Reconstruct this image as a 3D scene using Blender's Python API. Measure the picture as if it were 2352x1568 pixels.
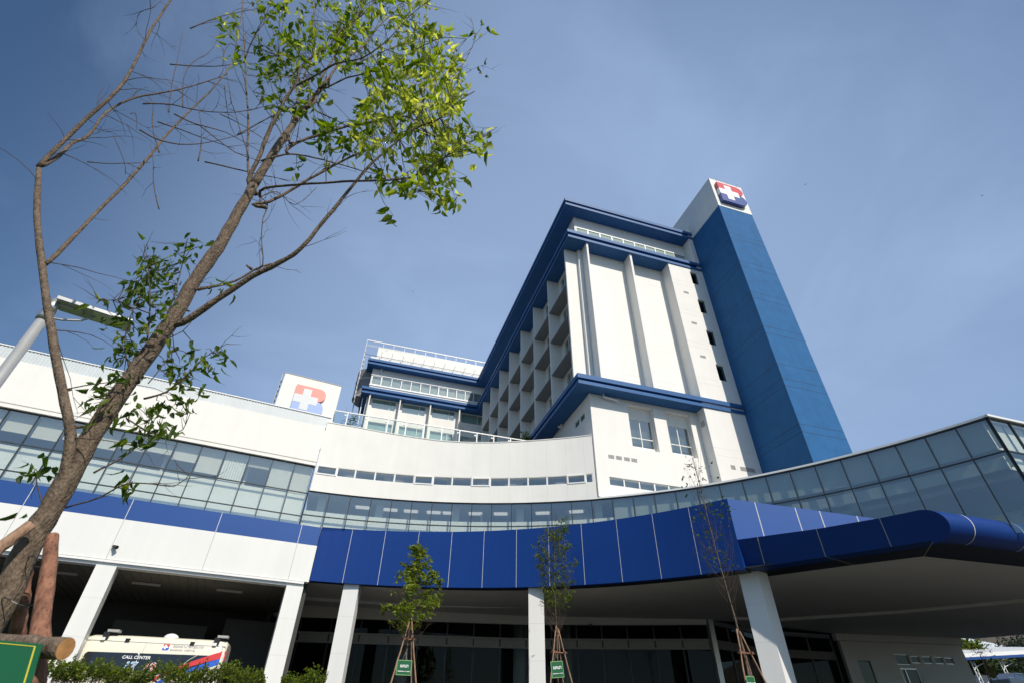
import bpy, bmesh, math, random
import numpy as np
from mathutils import Vector, Matrix

for o in list(bpy.data.objects):
    bpy.data.objects.remove(o)
S = bpy.context.scene
COL = S.collection
RND = random.Random(7)
sin, cos, rad = math.sin, math.cos, math.radians

# ------------------------------------------------------------------ camera
F_PX = 1176.0                                   # focal length in pixels of a 2352 px wide picture
YAW, PITCH, ROLL = -0.298278970, 0.655883347, 0.0162968244
CAM = np.array([0.0, 0.0, 1.0])


def cam_axes():
    right = np.array([cos(YAW), sin(YAW), 0.0]); fw0 = np.array([-sin(YAW), cos(YAW), 0.0]); up0 = np.array([0, 0, 1.0])
    fw = fw0 * cos(PITCH) + up0 * sin(PITCH); up = -fw0 * sin(PITCH) + up0 * cos(PITCH)
    return np.array([right * cos(ROLL) + up * sin(ROLL), -right * sin(ROLL) + up * cos(ROLL), -fw])


AX = cam_axes()
cd = bpy.data.cameras.new('camera'); cam = bpy.data.objects.new('camera', cd); COL.objects.link(cam)
cd.sensor_width = 36.0; cd.lens = F_PX * 36.0 / 2352.0
cd.clip_start = 0.05; cd.clip_end = 5000
m = Matrix.Identity(4)
for i in range(3):
    for j in range(3):
        m[i][j] = AX[j][i]
m.translation = Vector(CAM)
cam.matrix_world = m
cd.dof.use_dof = True; cd.dof.focus_distance = 32.0; cd.dof.aperture_fstop = 3.2
S.camera = cam
S.render.resolution_x = 1024; S.render.resolution_y = 682

# ------------------------------------------------------------------ world and sun
SUN_AZ, SUN_EL = rad(17.0), rad(45.0)           # sun stands behind the camera, a little to the right
SUN_DIR = Vector((sin(SUN_AZ) * cos(SUN_EL), -cos(SUN_AZ) * cos(SUN_EL), sin(SUN_EL)))
W = bpy.data.worlds.new('World'); S.world = W; W.use_nodes = True
nt = W.node_tree; N = nt.nodes; Lk = nt.links
bg = N['Background']
sky = N.new('ShaderNodeTexSky'); sky.sky_type = 'NISHITA'; sky.sun_disc = False
sky.sun_elevation = SUN_EL; sky.sun_rotation = math.pi - SUN_AZ
sky.altitude = 0; sky.air_density = 1.0; sky.dust_density = 1.2; sky.ozone_density = 3.0
tc = N.new('ShaderNodeTexCoord')
mp = N.new('ShaderNodeMapping'); mp.inputs['Scale'].default_value = (1.2, 1.2, 2.2); mp.inputs['Rotation'].default_value = (0.25, 0.5, 0.3)
Lk.new(tc.outputs['Generated'], mp.inputs['Vector'])
nz = N.new('ShaderNodeTexNoise'); nz.inputs['Scale'].default_value = 1.5; nz.inputs['Detail'].default_value = 7; nz.inputs['Roughness'].default_value = 0.55
nz.inputs['Distortion'].default_value = 0.6
Lk.new(mp.outputs['Vector'], nz.inputs['Vector'])
cr = N.new('ShaderNodeValToRGB'); cr.color_ramp.elements[0].position = 0.46; cr.color_ramp.elements[0].color = (0, 0, 0, 1)
cr.color_ramp.elements[1].position = 0.78; cr.color_ramp.elements[1].color = (1, 1, 1, 1)
Lk.new(nz.outputs['Fac'], cr.inputs['Fac'])
dt = N.new('ShaderNodeVectorMath'); dt.operation = 'DOT_PRODUCT'; dt.inputs[1].default_value = Vector((0.42, 0.77, 0.48)).normalized()
Lk.new(tc.outputs['Generated'], dt.inputs[0])
mr = N.new('ShaderNodeMapRange'); mr.inputs['From Min'].default_value = 0.44; mr.inputs['From Max'].default_value = 0.97
mr.inputs['To Min'].default_value = 0.0; mr.inputs['To Max'].default_value = 0.64; mr.interpolation_type = 'SMOOTHSTEP'
Lk.new(dt.outputs['Value'], mr.inputs['Value'])
md = N.new('ShaderNodeMath'); md.operation = 'MULTIPLY_ADD'; md.inputs[1].default_value = 0.24; md.use_clamp = True
Lk.new(cr.outputs['Color'], md.inputs[0]); Lk.new(mr.outputs['Result'], md.inputs[2])
mx = N.new('ShaderNodeMix'); mx.data_type = 'RGBA'
tn = N.new('ShaderNodeMix'); tn.data_type = 'RGBA'; tn.blend_type = 'MULTIPLY'; tn.inputs['Factor'].default_value = 1.0
tn.inputs['B'].default_value = (0.74, 0.93, 1.04, 1); Lk.new(sky.outputs['Color'], tn.inputs['A'])
Lk.new(md.outputs['Value'], mx.inputs['Factor']); Lk.new(tn.outputs['Result'], mx.inputs['A'])
mx.inputs['B'].default_value = (4.3, 5.8, 8.6, 1)    # thin high veil of cirrus, densest opposite the sun
Lk.new(mx.outputs['Result'], bg.inputs['Color'])
bg.inputs['Strength'].default_value = 0.10

sl = bpy.data.lights.new('sun', 'SUN'); so = bpy.data.objects.new('sun', sl); COL.objects.link(so)
sl.energy = 4.5; sl.angle = rad(0.5); sl.color = (1.0, 0.925, 0.80)
so.rotation_euler = SUN_DIR.to_track_quat('Z', 'Y').to_euler()
so.location = SUN_DIR * 60

S.view_settings.view_transform = 'Standard'; S.view_settings.look = 'None'
S.view_settings.exposure = 0.0; S.view_settings.gamma = 1.0
S.render.engine = 'CYCLES'
S.cycles.max_bounces = 8; S.cycles.transparent_max_bounces = 24; S.cycles.diffuse_bounces = 4


# ------------------------------------------------------------------ pixel -> place helpers (picture 2352 x 1568)
def ray(px, py):
    return AX.T @ np.array([(px - 1176) / F_PX, -(py - 784) / F_PX, -1.0])


def at_z(px, py, z):
    d = ray(px, py); return Vector(CAM + d * (z - CAM[2]) / d[2])


def at_y(px, py, y):
    d = ray(px, py); return Vector(CAM + d * (y - CAM[1]) / d[1])


def at_x(px, py, x):
    d = ray(px, py); return Vector(CAM + d * (x - CAM[0]) / d[0])


def at_plane(px, py, a, b):
    d = ray(px, py); n = np.array([-(b[1] - a[1]), b[0] - a[0]])
    t = n @ (np.array([a[0], a[1]]) - CAM[:2]) / (n @ d[:2]); return Vector(CAM + d * t)


# ------------------------------------------------------------------ materials
def new_mat(name):
    mt = bpy.data.materials.new(name); mt.use_nodes = True
    return mt, mt.node_tree.nodes, mt.node_tree.links, mt.node_tree.nodes['Principled BSDF']


def paint(name, col, rough=0.6, var=0.05, scale=1.2, metal=0.0, bump=0.0, bscale=60, spec=0.5, streak=0.0, coat=0.0):
    mt, n, l, b = new_mat(name)
    tcn = n.new('ShaderNodeTexCoord')
    a = n.new('ShaderNodeTexNoise'); a.inputs['Scale'].default_value = scale; a.inputs['Detail'].default_value = 6; a.inputs['Roughness'].default_value = 0.6
    l.new(tcn.outputs['Object'], a.inputs['Vector'])
    mrn = n.new('ShaderNodeMapRange'); mrn.inputs['From Min'].default_value = 0.3; mrn.inputs['From Max'].default_value = 0.7
    mrn.inputs['To Min'].default_value = 1 - var; mrn.inputs['To Max'].default_value = 1 + var
    l.new(a.outputs['Fac'], mrn.inputs['Value'])
    fac = mrn.outputs['Result']
    if streak:
        mpn = n.new('ShaderNodeMapping'); mpn.inputs['Scale'].default_value = (2.6, 2.6, 0.16)
        l.new(tcn.outputs['Object'], mpn.inputs['Vector'])
        s = n.new('ShaderNodeTexNoise'); s.inputs['Scale'].default_value = 1.0; s.inputs['Detail'].default_value = 5
        l.new(mpn.outputs['Vector'], s.inputs['Vector'])
        m2 = n.new('ShaderNodeMapRange'); m2.inputs['From Min'].default_value = 0.35; m2.inputs['From Max'].default_value = 0.65
        m2.inputs['To Min'].default_value = 1 - streak; m2.inputs['To Max'].default_value = 1.0
        l.new(s.outputs['Fac'], m2.inputs['Value'])
        mu = n.new('ShaderNodeMath'); mu.operation = 'MULTIPLY'; l.new(fac, mu.inputs[0]); l.new(m2.outputs['Result'], mu.inputs[1]); fac = mu.outputs[0]
    vm = n.new('ShaderNodeVectorMath'); vm.operation = 'SCALE'; vm.inputs[0].default_value = col
    l.new(fac, vm.inputs['Scale']); l.new(vm.outputs['Vector'], b.inputs['Base Color'])
    b.inputs['Roughness'].default_value = rough; b.inputs['Metallic'].default_value = metal
    b.inputs['Specular IOR Level'].default_value = spec; b.inputs['Coat Weight'].default_value = coat
    b.inputs['Coat Roughness'].default_value = 0.15
    if bump:
        bn = n.new('ShaderNodeTexNoise'); bn.inputs['Scale'].default_value = bscale; bn.inputs['Detail'].default_value = 4
        l.new(tcn.outputs['Object'], bn.inputs['Vector'])
        bp = n.new('ShaderNodeBump'); bp.inputs['Strength'].default_value = bump; bp.inputs['Distance'].default_value = 0.02
        l.new(bn.outputs['Fac'], bp.inputs['Height']); l.new(bp.outputs['Normal'], b.inputs['Normal'])
    return mt


def glass(name, tint=(0.75, 0.86, 0.84), base=0.10, rough=0.0):
    mt = bpy.data.materials.new(name); mt.use_nodes = True; n = mt.node_tree.nodes; l = mt.node_tree.links
    n.clear(); out = n.new('ShaderNodeOutputMaterial')
    t = n.new('ShaderNodeBsdfTransparent'); t.inputs['Color'].default_value = (*tint, 1)
    g = n.new('ShaderNodeBsdfGlossy'); g.inputs['Roughness'].default_value = rough; g.inputs['Color'].default_value = (0.98, 0.97, 0.92, 1)
    ge = n.new('ShaderNodeNewGeometry'); do = n.new('ShaderNodeVectorMath'); do.operation = 'DOT_PRODUCT'
    l.new(ge.outputs['Incoming'], do.inputs[0]); l.new(ge.outputs['Normal'], do.inputs[1])
    ab = n.new('ShaderNodeMath'); ab.operation = 'ABSOLUTE'; l.new(do.outputs['Value'], ab.inputs[0])
    iv = n.new('ShaderNodeMath'); iv.operation = 'SUBTRACT'; iv.inputs[0].default_value = 1.0; l.new(ab.outputs[0], iv.inputs[1])
    pw = n.new('ShaderNodeMath'); pw.operation = 'POWER'; pw.inputs[1].default_value = 4.5; l.new(iv.outputs[0], pw.inputs[0])
    mb_ = n.new('ShaderNodeMath'); mb_.operation = 'MULTIPLY_ADD'; mb_.inputs[1].default_value = 0.85 - base; mb_.inputs[2].default_value = base; l.new(pw.outputs[0], mb_.inputs[0])
    fb = n.new('ShaderNodeMath'); fb.operation = 'SUBTRACT'; fb.inputs[0].default_value = 1.0; l.new(ge.outputs['Backfacing'], fb.inputs[1])
    ma = n.new('ShaderNodeMath'); ma.operation = 'MULTIPLY'; l.new(mb_.outputs[0], ma.inputs[0]); l.new(fb.outputs[0], ma.inputs[1])
    ms = n.new('ShaderNodeMixShader'); l.new(ma.outputs[0], ms.inputs[0]); l.new(t.outputs[0], ms.inputs[1]); l.new(g.outputs[0], ms.inputs[2])
    l.new(ms.outputs[0], out.inputs['Surface'])
    return mt


def leafmat(name, c0, c1, c2, trans=0.45, rough=0.5):
    mt, n, l, b = new_mat(name)
    at = n.new('ShaderNodeAttribute'); at.attribute_name = 'tint'
    r = n.new('ShaderNodeValToRGB'); e = r.color_ramp.elements
    e[0].position = 0.0; e[0].color = (*c0, 1); e[1].position = 1.0; e[1].color = (*c2, 1)
    k = e.new(0.55); k.color = (*c1, 1)
    l.new(at.outputs['Fac'], r.inputs['Fac']); l.new(r.outputs['Color'], b.inputs['Base Color'])
    b.inputs['Roughness'].default_value = rough; b.inputs['Specular IOR Level'].default_value = 0.25
    tr = n.new('ShaderNodeBsdfTranslucent')
    hs = n.new('ShaderNodeHueSaturation'); hs.inputs['Saturation'].default_value = 1.1; hs.inputs['Value'].default_value = 2.0
    l.new(r.outputs['Color'], hs.inputs['Color']); l.new(hs.outputs['Color'], tr.inputs['Color'])
    ms = n.new('ShaderNodeMixShader'); ms.inputs[0].default_value = trans
    l.new(b.outputs[0], ms.inputs[1]); l.new(tr.outputs[0], ms.inputs[2])
    l.new(ms.outputs[0], n['Material Output'].inputs['Surface'])
    return mt


def bark(name, c0, c1, scale=18, bump=0.6):
    mt, n, l, b = new_mat(name)
    tcn = n.new('ShaderNodeTexCoord'); mpn = n.new('ShaderNodeMapping'); mpn.inputs['Scale'].default_value = (1, 1, 0.45)
    l.new(tcn.outputs['Object'], mpn.inputs['Vector'])
    a = n.new('ShaderNodeTexNoise'); a.inputs['Scale'].default_value = scale; a.inputs['Detail'].default_value = 8; a.inputs['Roughness'].default_value = 0.7
    l.new(mpn.outputs['Vector'], a.inputs['Vector'])
    v = n.new('ShaderNodeTexVoronoi'); v.inputs['Scale'].default_value = scale * 3.2; l.new(mpn.outputs['Vector'], v.inputs['Vector'])
    r = n.new('ShaderNodeValToRGB'); e = r.color_ramp.elements; e[0].position = 0.33; e[0].color = (*c0, 1); e[1].position = 0.68; e[1].color = (*c1, 1)
    l.new(a.outputs['Fac'], r.inputs['Fac'])
    lt = n.new('ShaderNodeMapRange'); lt.inputs['From Min'].default_value = 0.02; lt.inputs['From Max'].default_value = 0.30; lt.inputs['To Min'].default_value = 0.45
    l.new(v.outputs['Distance'], lt.inputs['Value'])
    vm = n.new('ShaderNodeVectorMath'); vm.operation = 'SCALE'; l.new(r.outputs['Color'], vm.inputs[0]); l.new(lt.outputs['Result'], vm.inputs['Scale'])
    l.new(vm.outputs['Vector'], b.inputs['Base Color']); b.inputs['Roughness'].default_value = 0.85
    ad = n.new('ShaderNodeMath'); ad.operation = 'ADD'; l.new(a.outputs['Fac'], ad.inputs[0]); l.new(v.outputs['Distance'], ad.inputs[1])
    bp = n.new('ShaderNodeBump'); bp.inputs['Strength'].default_value = bump; bp.inputs['Distance'].default_value = 0.012
    l.new(ad.outputs[0], bp.inputs['Height']); l.new(bp.outputs['Normal'], b.inputs['Normal'])
    return mt


M = {}
M['white'] = paint('white_render', (0.80, 0.785, 0.75), 0.75, 0.025, 0.8, bump=0.06, bscale=30, streak=0.03)
M['white_panel'] = paint('white_cladding', (0.76, 0.755, 0.735), 0.42, 0.02, 0.5, streak=0.03)
M['white_metal'] = paint('white_powder_coat', (0.80, 0.80, 0.79), 0.4, 0.02, 2)
M['corrugated'] = paint('grey_metal_sheet', (0.60, 0.64, 0.66), 0.45, 0.04, 1, streak=0.06)
M['joint'] = paint('grey_joint', (0.34, 0.33, 0.32), 0.8, 0.05, 4)
M['faint_joint'] = paint('pale_joint', (0.66, 0.65, 0.63), 0.8, 0.03, 4)
M['pale_joint'] = paint('white_joint', (0.62, 0.62, 0.60), 0.6, 0.05, 4)
M['blue_wall'] = paint('blue_render', (0.029, 0.130, 0.315), 0.8, 0.11, 1.1, bump=0.35, bscale=14, streak=0.06, spec=0.2)
M['blue_dark_joint'] = paint('blue_groove', (0.014, 0.045, 0.12), 0.8, 0.1, 3)
M['blue_eave'] = paint('blue_eave_paint', (0.024, 0.108, 0.29), 0.55, 0.07, 1.5, spec=0.3)
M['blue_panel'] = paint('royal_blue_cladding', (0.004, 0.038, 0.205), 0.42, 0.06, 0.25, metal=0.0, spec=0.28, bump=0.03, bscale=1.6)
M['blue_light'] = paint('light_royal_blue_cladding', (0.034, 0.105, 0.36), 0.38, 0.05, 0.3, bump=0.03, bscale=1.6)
M['blue_band'] = paint('mid_blue_cladding', (0.022, 0.075, 0.27), 0.36, 0.03, 0.4, metal=0.2)
M['under'] = paint('shaded_underside', (0.012, 0.016, 0.03), 0.5, 0.1, 1)  # blue paint taken near black, the underside's shade is in the colour
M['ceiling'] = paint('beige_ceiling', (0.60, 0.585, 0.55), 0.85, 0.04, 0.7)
M['mullion'] = paint('dark_mullion', (0.028, 0.034, 0.04), 0.4, 0.05, 5)
M['alu'] = paint('brushed_aluminium', (0.55, 0.56, 0.56), 0.35, 0.04, 4, metal=0.8)
M['glass'] = glass('curtain_glass', (0.94, 0.96, 0.935), 0.30)
M['glass_dark'] = glass('tinted_glass', (0.62, 0.70, 0.68), 0.035)
M['glass_rail'] = glass('clear_glass', (0.93, 0.97, 0.96), 0.05)
M['glass_lobby'] = glass('lobby_glass', (0.70, 0.75, 0.73), 0.012)
M['blind'] = paint('grey_roller_blind', (0.68, 0.66, 0.60), 0.85, 0.03, 2)
M['spandrel'] = paint('pale_spandrel', (0.84, 0.84, 0.79), 0.7, 0.03, 2)
M['shade_green'] = paint('grey_green_shade', (0.36, 0.41, 0.39), 0.8, 0.05, 2)
M['curtain'] = paint('green_curtain', (0.44, 0.58, 0.545), 0.85, 0.08, 6)
M['inside'] = paint('room_plaster', (0.62, 0.64, 0.64), 0.9, 0.06, 0.6)
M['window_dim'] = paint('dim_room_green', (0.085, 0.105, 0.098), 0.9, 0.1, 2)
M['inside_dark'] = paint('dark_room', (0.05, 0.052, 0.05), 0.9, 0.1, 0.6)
M['floor_in'] = paint('grey_floor', (0.16, 0.16, 0.15), 0.5, 0.06, 1)
M['roof'] = paint('roof_deck', (0.13, 0.13, 0.13), 0.9, 0.06, 0.5)
M['slab'] = paint('grey_slab', (0.22, 0.225, 0.23), 0.85, 0.05, 1)
M['louver'] = paint('grey_louvre', (0.40, 0.39, 0.38), 0.6, 0.05, 2)
M['dark'] = paint('black_plastic', (0.015, 0.015, 0.016), 0.45, 0.1, 6)
M['red'] = paint('sign_red', (0.60, 0.055, 0.075), 0.35, 0.03, 1)
M['logo_blue'] = paint('sign_blue', (0.05, 0.085, 0.30), 0.35, 0.03, 1)
M['logo_white'] = paint('sign_white', (0.82, 0.82, 0.82), 0.4, 0.02, 1)
M['salmon'] = paint('sheen_red', (0.78, 0.26, 0.22), 0.3, 0.03, 1)  # emblem red made paler: sunlit sheen painted into the colour
M['pale_blue'] = paint('sheen_blue', (0.30, 0.41, 0.72), 0.3, 0.03, 1)  # emblem blue, likewise lightened by a painted-in sun sheen
M['logo_grey'] = paint('sign_grey', (0.60, 0.62, 0.64), 0.35, 0.03, 1)
M['van'] = paint('cream_van_paint', (0.76, 0.72, 0.60), 0.22, 0.01, 1, coat=0.5)
M['van_glass'] = paint('van_privacy_glass', (0.012, 0.014, 0.018), 0.06, 0.1, 1, spec=0.8)
M['lamp_metal'] = paint('lamp_grey', (0.42, 0.43, 0.44), 0.4, 0.05, 5, metal=0.3)
M['solar'] = paint('solar_cells', (0.02, 0.022, 0.03), 0.2, 0.1, 5)
M['lens'] = paint('lamp_lens', (0.62, 0.62, 0.58), 0.4, 0.08, 14)
M['green_sign'] = paint('sign_green', (0.012, 0.105, 0.040), 0.35, 0.05, 3)
M['yellow_line'] = paint('sign_yellow', (0.55, 0.50, 0.05), 0.4, 0.03, 3)
M['sign_rim'] = paint('sign_rim_green', (0.22, 0.40, 0.16), 0.4, 0.03, 3)
M['asphalt'] = paint('asphalt', (0.06, 0.058, 0.055), 0.9, 0.15, 3, bump=0.3, bscale=90)
M['bark'] = bark('grey_brown_bark', (0.055, 0.036, 0.024), (0.215, 0.155, 0.108), 22, 0.8)
M['twig'] = bark('dark_twig_bark', (0.035, 0.024, 0.018), (0.13, 0.09, 0.065), 30, 0.4)
M['pole'] = bark('reddish_pole_bark', (0.10, 0.04, 0.022), (0.36, 0.165, 0.10), 12, 0.7)
M['pole_light'] = bark('stripped_pole', (0.16, 0.085, 0.05), (0.40, 0.25, 0.165), 14, 0.5)
M['cut'] = paint('cut_wood', (0.46, 0.22, 0.08), 0.8, 0.25, 14)
M['leaf_hero'] = leafmat('yellow_green_leaf', (0.026, 0.055, 0.008), (0.115, 0.165, 0.016), (0.44, 0.45, 0.09), 0.56)
M['leaf_dark'] = leafmat('dark_green_leaf', (0.014, 0.032, 0.007), (0.042, 0.078, 0.010), (0.15, 0.18, 0.025), 0.35)
M['leaf_sprout'] = leafmat('fresh_sprout_leaf', (0.02, 0.042, 0.008), (0.075, 0.125, 0.014), (0.24, 0.28, 0.04), 0.42)
M['leaf_mid'] = leafmat('bright_green_leaf', (0.022, 0.046, 0.006), (0.10, 0.145, 0.014), (0.30, 0.33, 0.05), 0.45)
M['leaf_hedge'] = leafmat('hedge_leaf', (0.012, 0.028, 0.004), (0.062, 0.105, 0.009), (0.24, 0.28, 0.03), 0.4)
M['leaf_far'] = leafmat('far_tree_leaf', (0.008, 0.016, 0.006), (0.020, 0.036, 0.012), (0.05, 0.07, 0.02), 0.2)
M['skin'] = paint('skin', (0.42, 0.24, 0.16), 0.6, 0.03, 5)
M['shirt'] = paint('white_uniform', (0.62, 0.60, 0.58), 0.8, 0.04, 6)
M['trouser'] = paint('dark_trousers', (0.03, 0.03, 0.04), 0.8, 0.05, 6)
M['hair'] = paint('black_hair', (0.012, 0.01, 0.01), 0.5, 0.1, 20)
M['mask'] = paint('green_face_mask', (0.25, 0.45, 0.42), 0.8, 0.04, 10)


_m, _n, _l, _b = new_mat('lit_ceiling_lamp'); _b.inputs['Emission Color'].default_value = (1.0, 0.97, 0.92, 1); _b.inputs['Emission Strength'].default_value = 0.55
M['lit_lamp'] = _m


# ------------------------------------------------------------------ mesh builder
class MB:
    def __init__(s):
        s.v = []; s.f = []; s.mi = []; s.cur = 0; s.tint = []; s.t = 0.0; s.sm = []; s.smooth = False

    def face(s, idx):
        s.f.append(tuple(idx)); s.mi.append(s.cur); s.tint.append(s.t); s.sm.append(s.smooth)

    def add(s, vs, fs):
        b = len(s.v); s.v.extend([tuple(p) for p in vs])
        for q in fs:
            s.face([b + i for i in q])

    def hexa(s, p):          # 8 points: bottom loop 0-3 counter-clockwise from above, top loop 4-7
        s.add(p, [(3, 2, 1, 0), (4, 5, 6, 7), (0, 1, 5, 4), (1, 2, 6, 5), (2, 3, 7, 6), (3, 0, 4, 7)])

    def box(s, x0, x1, y0, y1, z0, z1):
        s.hexa([(x0, y0, z0), (x1, y0, z0), (x1, y1, z0), (x0, y1, z0), (x0, y0, z1), (x1, y0, z1), (x1, y1, z1), (x0, y1, z1)])

    def prism(s, poly, z0, z1):
        n = len(poly); z0 = z0 if hasattr(z0, '__len__') else [z0] * n; z1 = z1 if hasattr(z1, '__len__') else [z1] * n
        vs = [(p[0], p[1], z0[i]) for i, p in enumerate(poly)] + [(p[0], p[1], z1[i]) for i, p in enumerate(poly)]
        s.add(vs, [tuple(range(n - 1, -1, -1)), tuple(range(n, 2 * n))] + [(i, (i + 1) % n, n + (i + 1) % n, n + i) for i in range(n)])

    def lbox(s, L, a0, a1, o0, o1, z0, z1):   # L(s, off, z) -> point ; off grows towards the viewer
        s.hexa([L(a0, o1, z0), L(a1, o1, z0), L(a1, o0, z0), L(a0, o0, z0), L(a0, o1, z1), L(a1, o1, z1), L(a1, o0, z1), L(a0, o0, z1)])

    def arc(s, c, r0, r1, t0, t1, z0, z1, n=None, zf0=None, zf1=None):   # t in degrees from +y towards +x ; r0 inner (viewer side)
        n = n or max(1, int(abs(t1 - t0) / 1.2 + 0.5)); k0 = len(s.v)
        for i in range(n + 1):
            t = rad(t0 + (t1 - t0) * i / n); td = t0 + (t1 - t0) * i / n
            a = zf0(td) if zf0 else z0; b = zf1(td) if zf1 else z1
            for r in (r0, r1):
                x = c[0] + r * sin(t); y = c[1] + r * cos(t)
                s.v.append((x, y, a)); s.v.append((x, y, b))
        for i in range(n):
            p = k0 + 4 * i; q = p + 4        # p: in-low, in-high, out-low, out-high
            s.face((p, q, q + 1, p + 1)); s.face((q + 2, p + 2, p + 3, q + 3)); s.face((p + 1, q + 1, q + 3, p + 3)); s.face((p + 2, q + 2, q, p))
        s.face((k0, k0 + 1, k0 + 3, k0 + 2)); e = k0 + 4 * n; s.face((e, e + 2, e + 3, e + 1))

    def tube(s, pts, radii, n=8, cap=True):
        pts = [Vector(p) for p in pts]
        if not hasattr(radii, '__len__'):
            radii = [radii] * len(pts)
        k0 = len(s.v); u = None
        for i, p in enumerate(pts):
            d = (pts[min(i + 1, len(pts) - 1)] - pts[max(i - 1, 0)])
            if d.length < 1e-9:
                d = Vector((0, 0, 1))
            d.normalize()
            if u is None:
                u = d.orthogonal().normalized()
            else:
                u = (u - d * u.dot(d)); u = u.normalized() if u.length > 1e-6 else d.orthogonal().normalized()
            w = d.cross(u)
            for j in range(n):
                a = 2 * math.pi * j / n
                s.v.append(tuple(p + (u * cos(a) + w * sin(a)) * radii[i]))
        for i in range(len(pts) - 1):
            for j in range(n):
                a = k0 + i * n + j; b = k0 + i * n + (j + 1) % n
                s.face((a, b, b + n, a + n))
        if cap:
            s.face([k0 + j for j in range(n - 1, -1, -1)]); e = k0 + (len(pts) - 1) * n; s.face([e + j for j in range(n)])

    def sweep(s, path, prof, closed_prof=True):
        """path: plan polyline (x, y); prof: list of (d, z), d = distance to the right-hand side of the path"""
        P = [Vector((p[0], p[1])) for p in path]; n = len(P); offs = []
        for i in range(n):
            a = (P[i] - P[i - 1]).normalized() if i else None
            b = (P[i + 1] - P[i]).normalized() if i < n - 1 else None
            if a is None: a = b
            if b is None: b = a
            na = Vector((a.y, -a.x)); nb = Vector((b.y, -b.x)); mm = (na + nb); mm = mm / (1 + na.dot(nb)); offs.append(mm)
        k0 = len(s.v); k = len(prof)
        for i in range(n):
            for d, z in prof:
                q = P[i] + offs[i] * d; s.v.append((q.x, q.y, z))
        for i in range(n - 1):
            for j in range(k if closed_prof else k - 1):
                a = k0 + i * k + j; b = k0 + i * k + (j + 1) % k
                s.face((a, b, b + k, a + k))
        if closed_prof:
            s.face([k0 + j for j in range(k)]); e = k0 + (n - 1) * k; s.face([e + j for j in range(k - 1, -1, -1)])

    def leaf(s, p, d, nrm, ln, wd, tint, bend=0.25):
        p = Vector(p); d = Vector(d).normalized(); nrm = Vector(nrm); sd = d.cross(nrm)
        if sd.length < 1e-4: sd = d.orthogonal()
        sd.normalize(); nn = sd.cross(d)
        a = p + d * ln * 0.30 - nn * bend * ln * 0.06; b = p + d * ln * 0.68 - nn * bend * ln * 0.32; t = p + d * ln - nn * bend * ln * 0.75
        s.t = tint; up = nn * wd * 0.22
        s.add([p, a - sd * wd * 0.46 + up, a, a + sd * wd * 0.46 + up, b - sd * wd * 0.36 + up, b, b + sd * wd * 0.36 + up, t],
              [(0, 2, 1), (0, 3, 2), (1, 2, 5, 4), (2, 3, 6, 5), (4, 5, 7), (5, 6, 7)])

    def leaf2(s, p, d, nrm, ln, wd, tint):
        p = Vector(p); d = Vector(d).normalized(); sd = d.cross(Vector(nrm))
        if sd.length < 1e-4: sd = d.orthogonal()
        sd.normalize(); nn = sd.cross(d); s.t = tint
        s.add([p, p + d * ln * 0.5 - sd * wd * 0.5 + nn * wd * 0.15, p + d * ln, p + d * ln * 0.5 + sd * wd * 0.5 + nn * wd * 0.15], [(0, 3, 2), (0, 2, 1)])

    def build(s, name, mats, parent=None, fix=True):
        me = bpy.data.meshes.new(name); me.from_pydata(s.v, [], s.f)
        if not isinstance(mats, (list, tuple)): mats = [mats]
        for x in mats: me.materials.append(M[x] if isinstance(x, str) else x)
        me.polygons.foreach_set('material_index', s.mi)
        me.polygons.foreach_set('use_smooth', s.sm)
        if any(s.tint):
            at = me.attributes.new('tint', 'FLOAT', 'FACE'); at.data.foreach_set('value', s.tint)
        if fix:
            bm = bmesh.new(); bm.from_mesh(me); bmesh.ops.recalc_face_normals(bm, faces=bm.faces); bm.to_mesh(me); bm.free()
        me.update()
        o = bpy.data.objects.new(name, me); COL.objects.link(o)
        if parent is not None: attach(o, parent)
        return o


def attach(o, parent):
    o.parent = parent
    if parent.parent is None:                    # a part: cancel the thing's own place
        o.location = o.location - parent.location
    else:                                        # a sub-part: its part already cancels it
        pass


def tag(o, label=None, cat=None, group=None, kind=None):
    if label: o['label'] = label
    if cat: o['category'] = cat
    if group: o['group'] = group
    if kind: o['kind'] = kind
    return o


def thing(name, loc, label, cat, group=None):
    o = bpy.data.objects.new(name, None); COL.objects.link(o); o.location = Vector(loc); o.empty_display_size = 0.3
    return tag(o, label, cat, group)


def text_part(name, body, size, origin, ux, uz, mat, parent, depth=0.01, align='LEFT', shear=0.0, xs=1.0, bold=0.0):
    cu = bpy.data.curves.new(name, 'FONT'); cu.body = body; cu.size = size; cu.extrude = depth; cu.align_x = align; cu.shear = shear; cu.offset = bold
    to = bpy.data.objects.new(name, cu); COL.objects.link(to)
    bpy.context.view_layer.update()
    me = bpy.data.meshes.new_from_object(to.evaluated_get(bpy.context.evaluated_depsgraph_get()))
    bpy.data.objects.remove(to); bpy.data.curves.remove(cu)
    ux = Vector(ux).normalized(); uz = Vector(uz).normalized(); un = ux.cross(uz)
    for v in me.vertices:
        v.co = Vector(origin) + ux * v.co.x * xs + uz * v.co.y + un * v.co.z
    me.materials.clear(); me.materials.append(M[mat])
    for p in me.polygons: p.material_index = 0
    me.name = name
    o = bpy.data.objects.new(name, me); COL.objects.link(o)
    if parent is not None: attach(o, parent)
    return o


def sstep(a, b, x):
    t = max(0.0, min(1.0, (x - a) / (b - a))); return t * t * (3 - 2 * t)


def gz(x, y):                                    # the ground rises from the lawn to the forecourt, then up a ramp on the right
    return 1.85 * sstep(2, 19, y) + 3.2 * sstep(26, 70, x) * sstep(5, 25, y)

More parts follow.
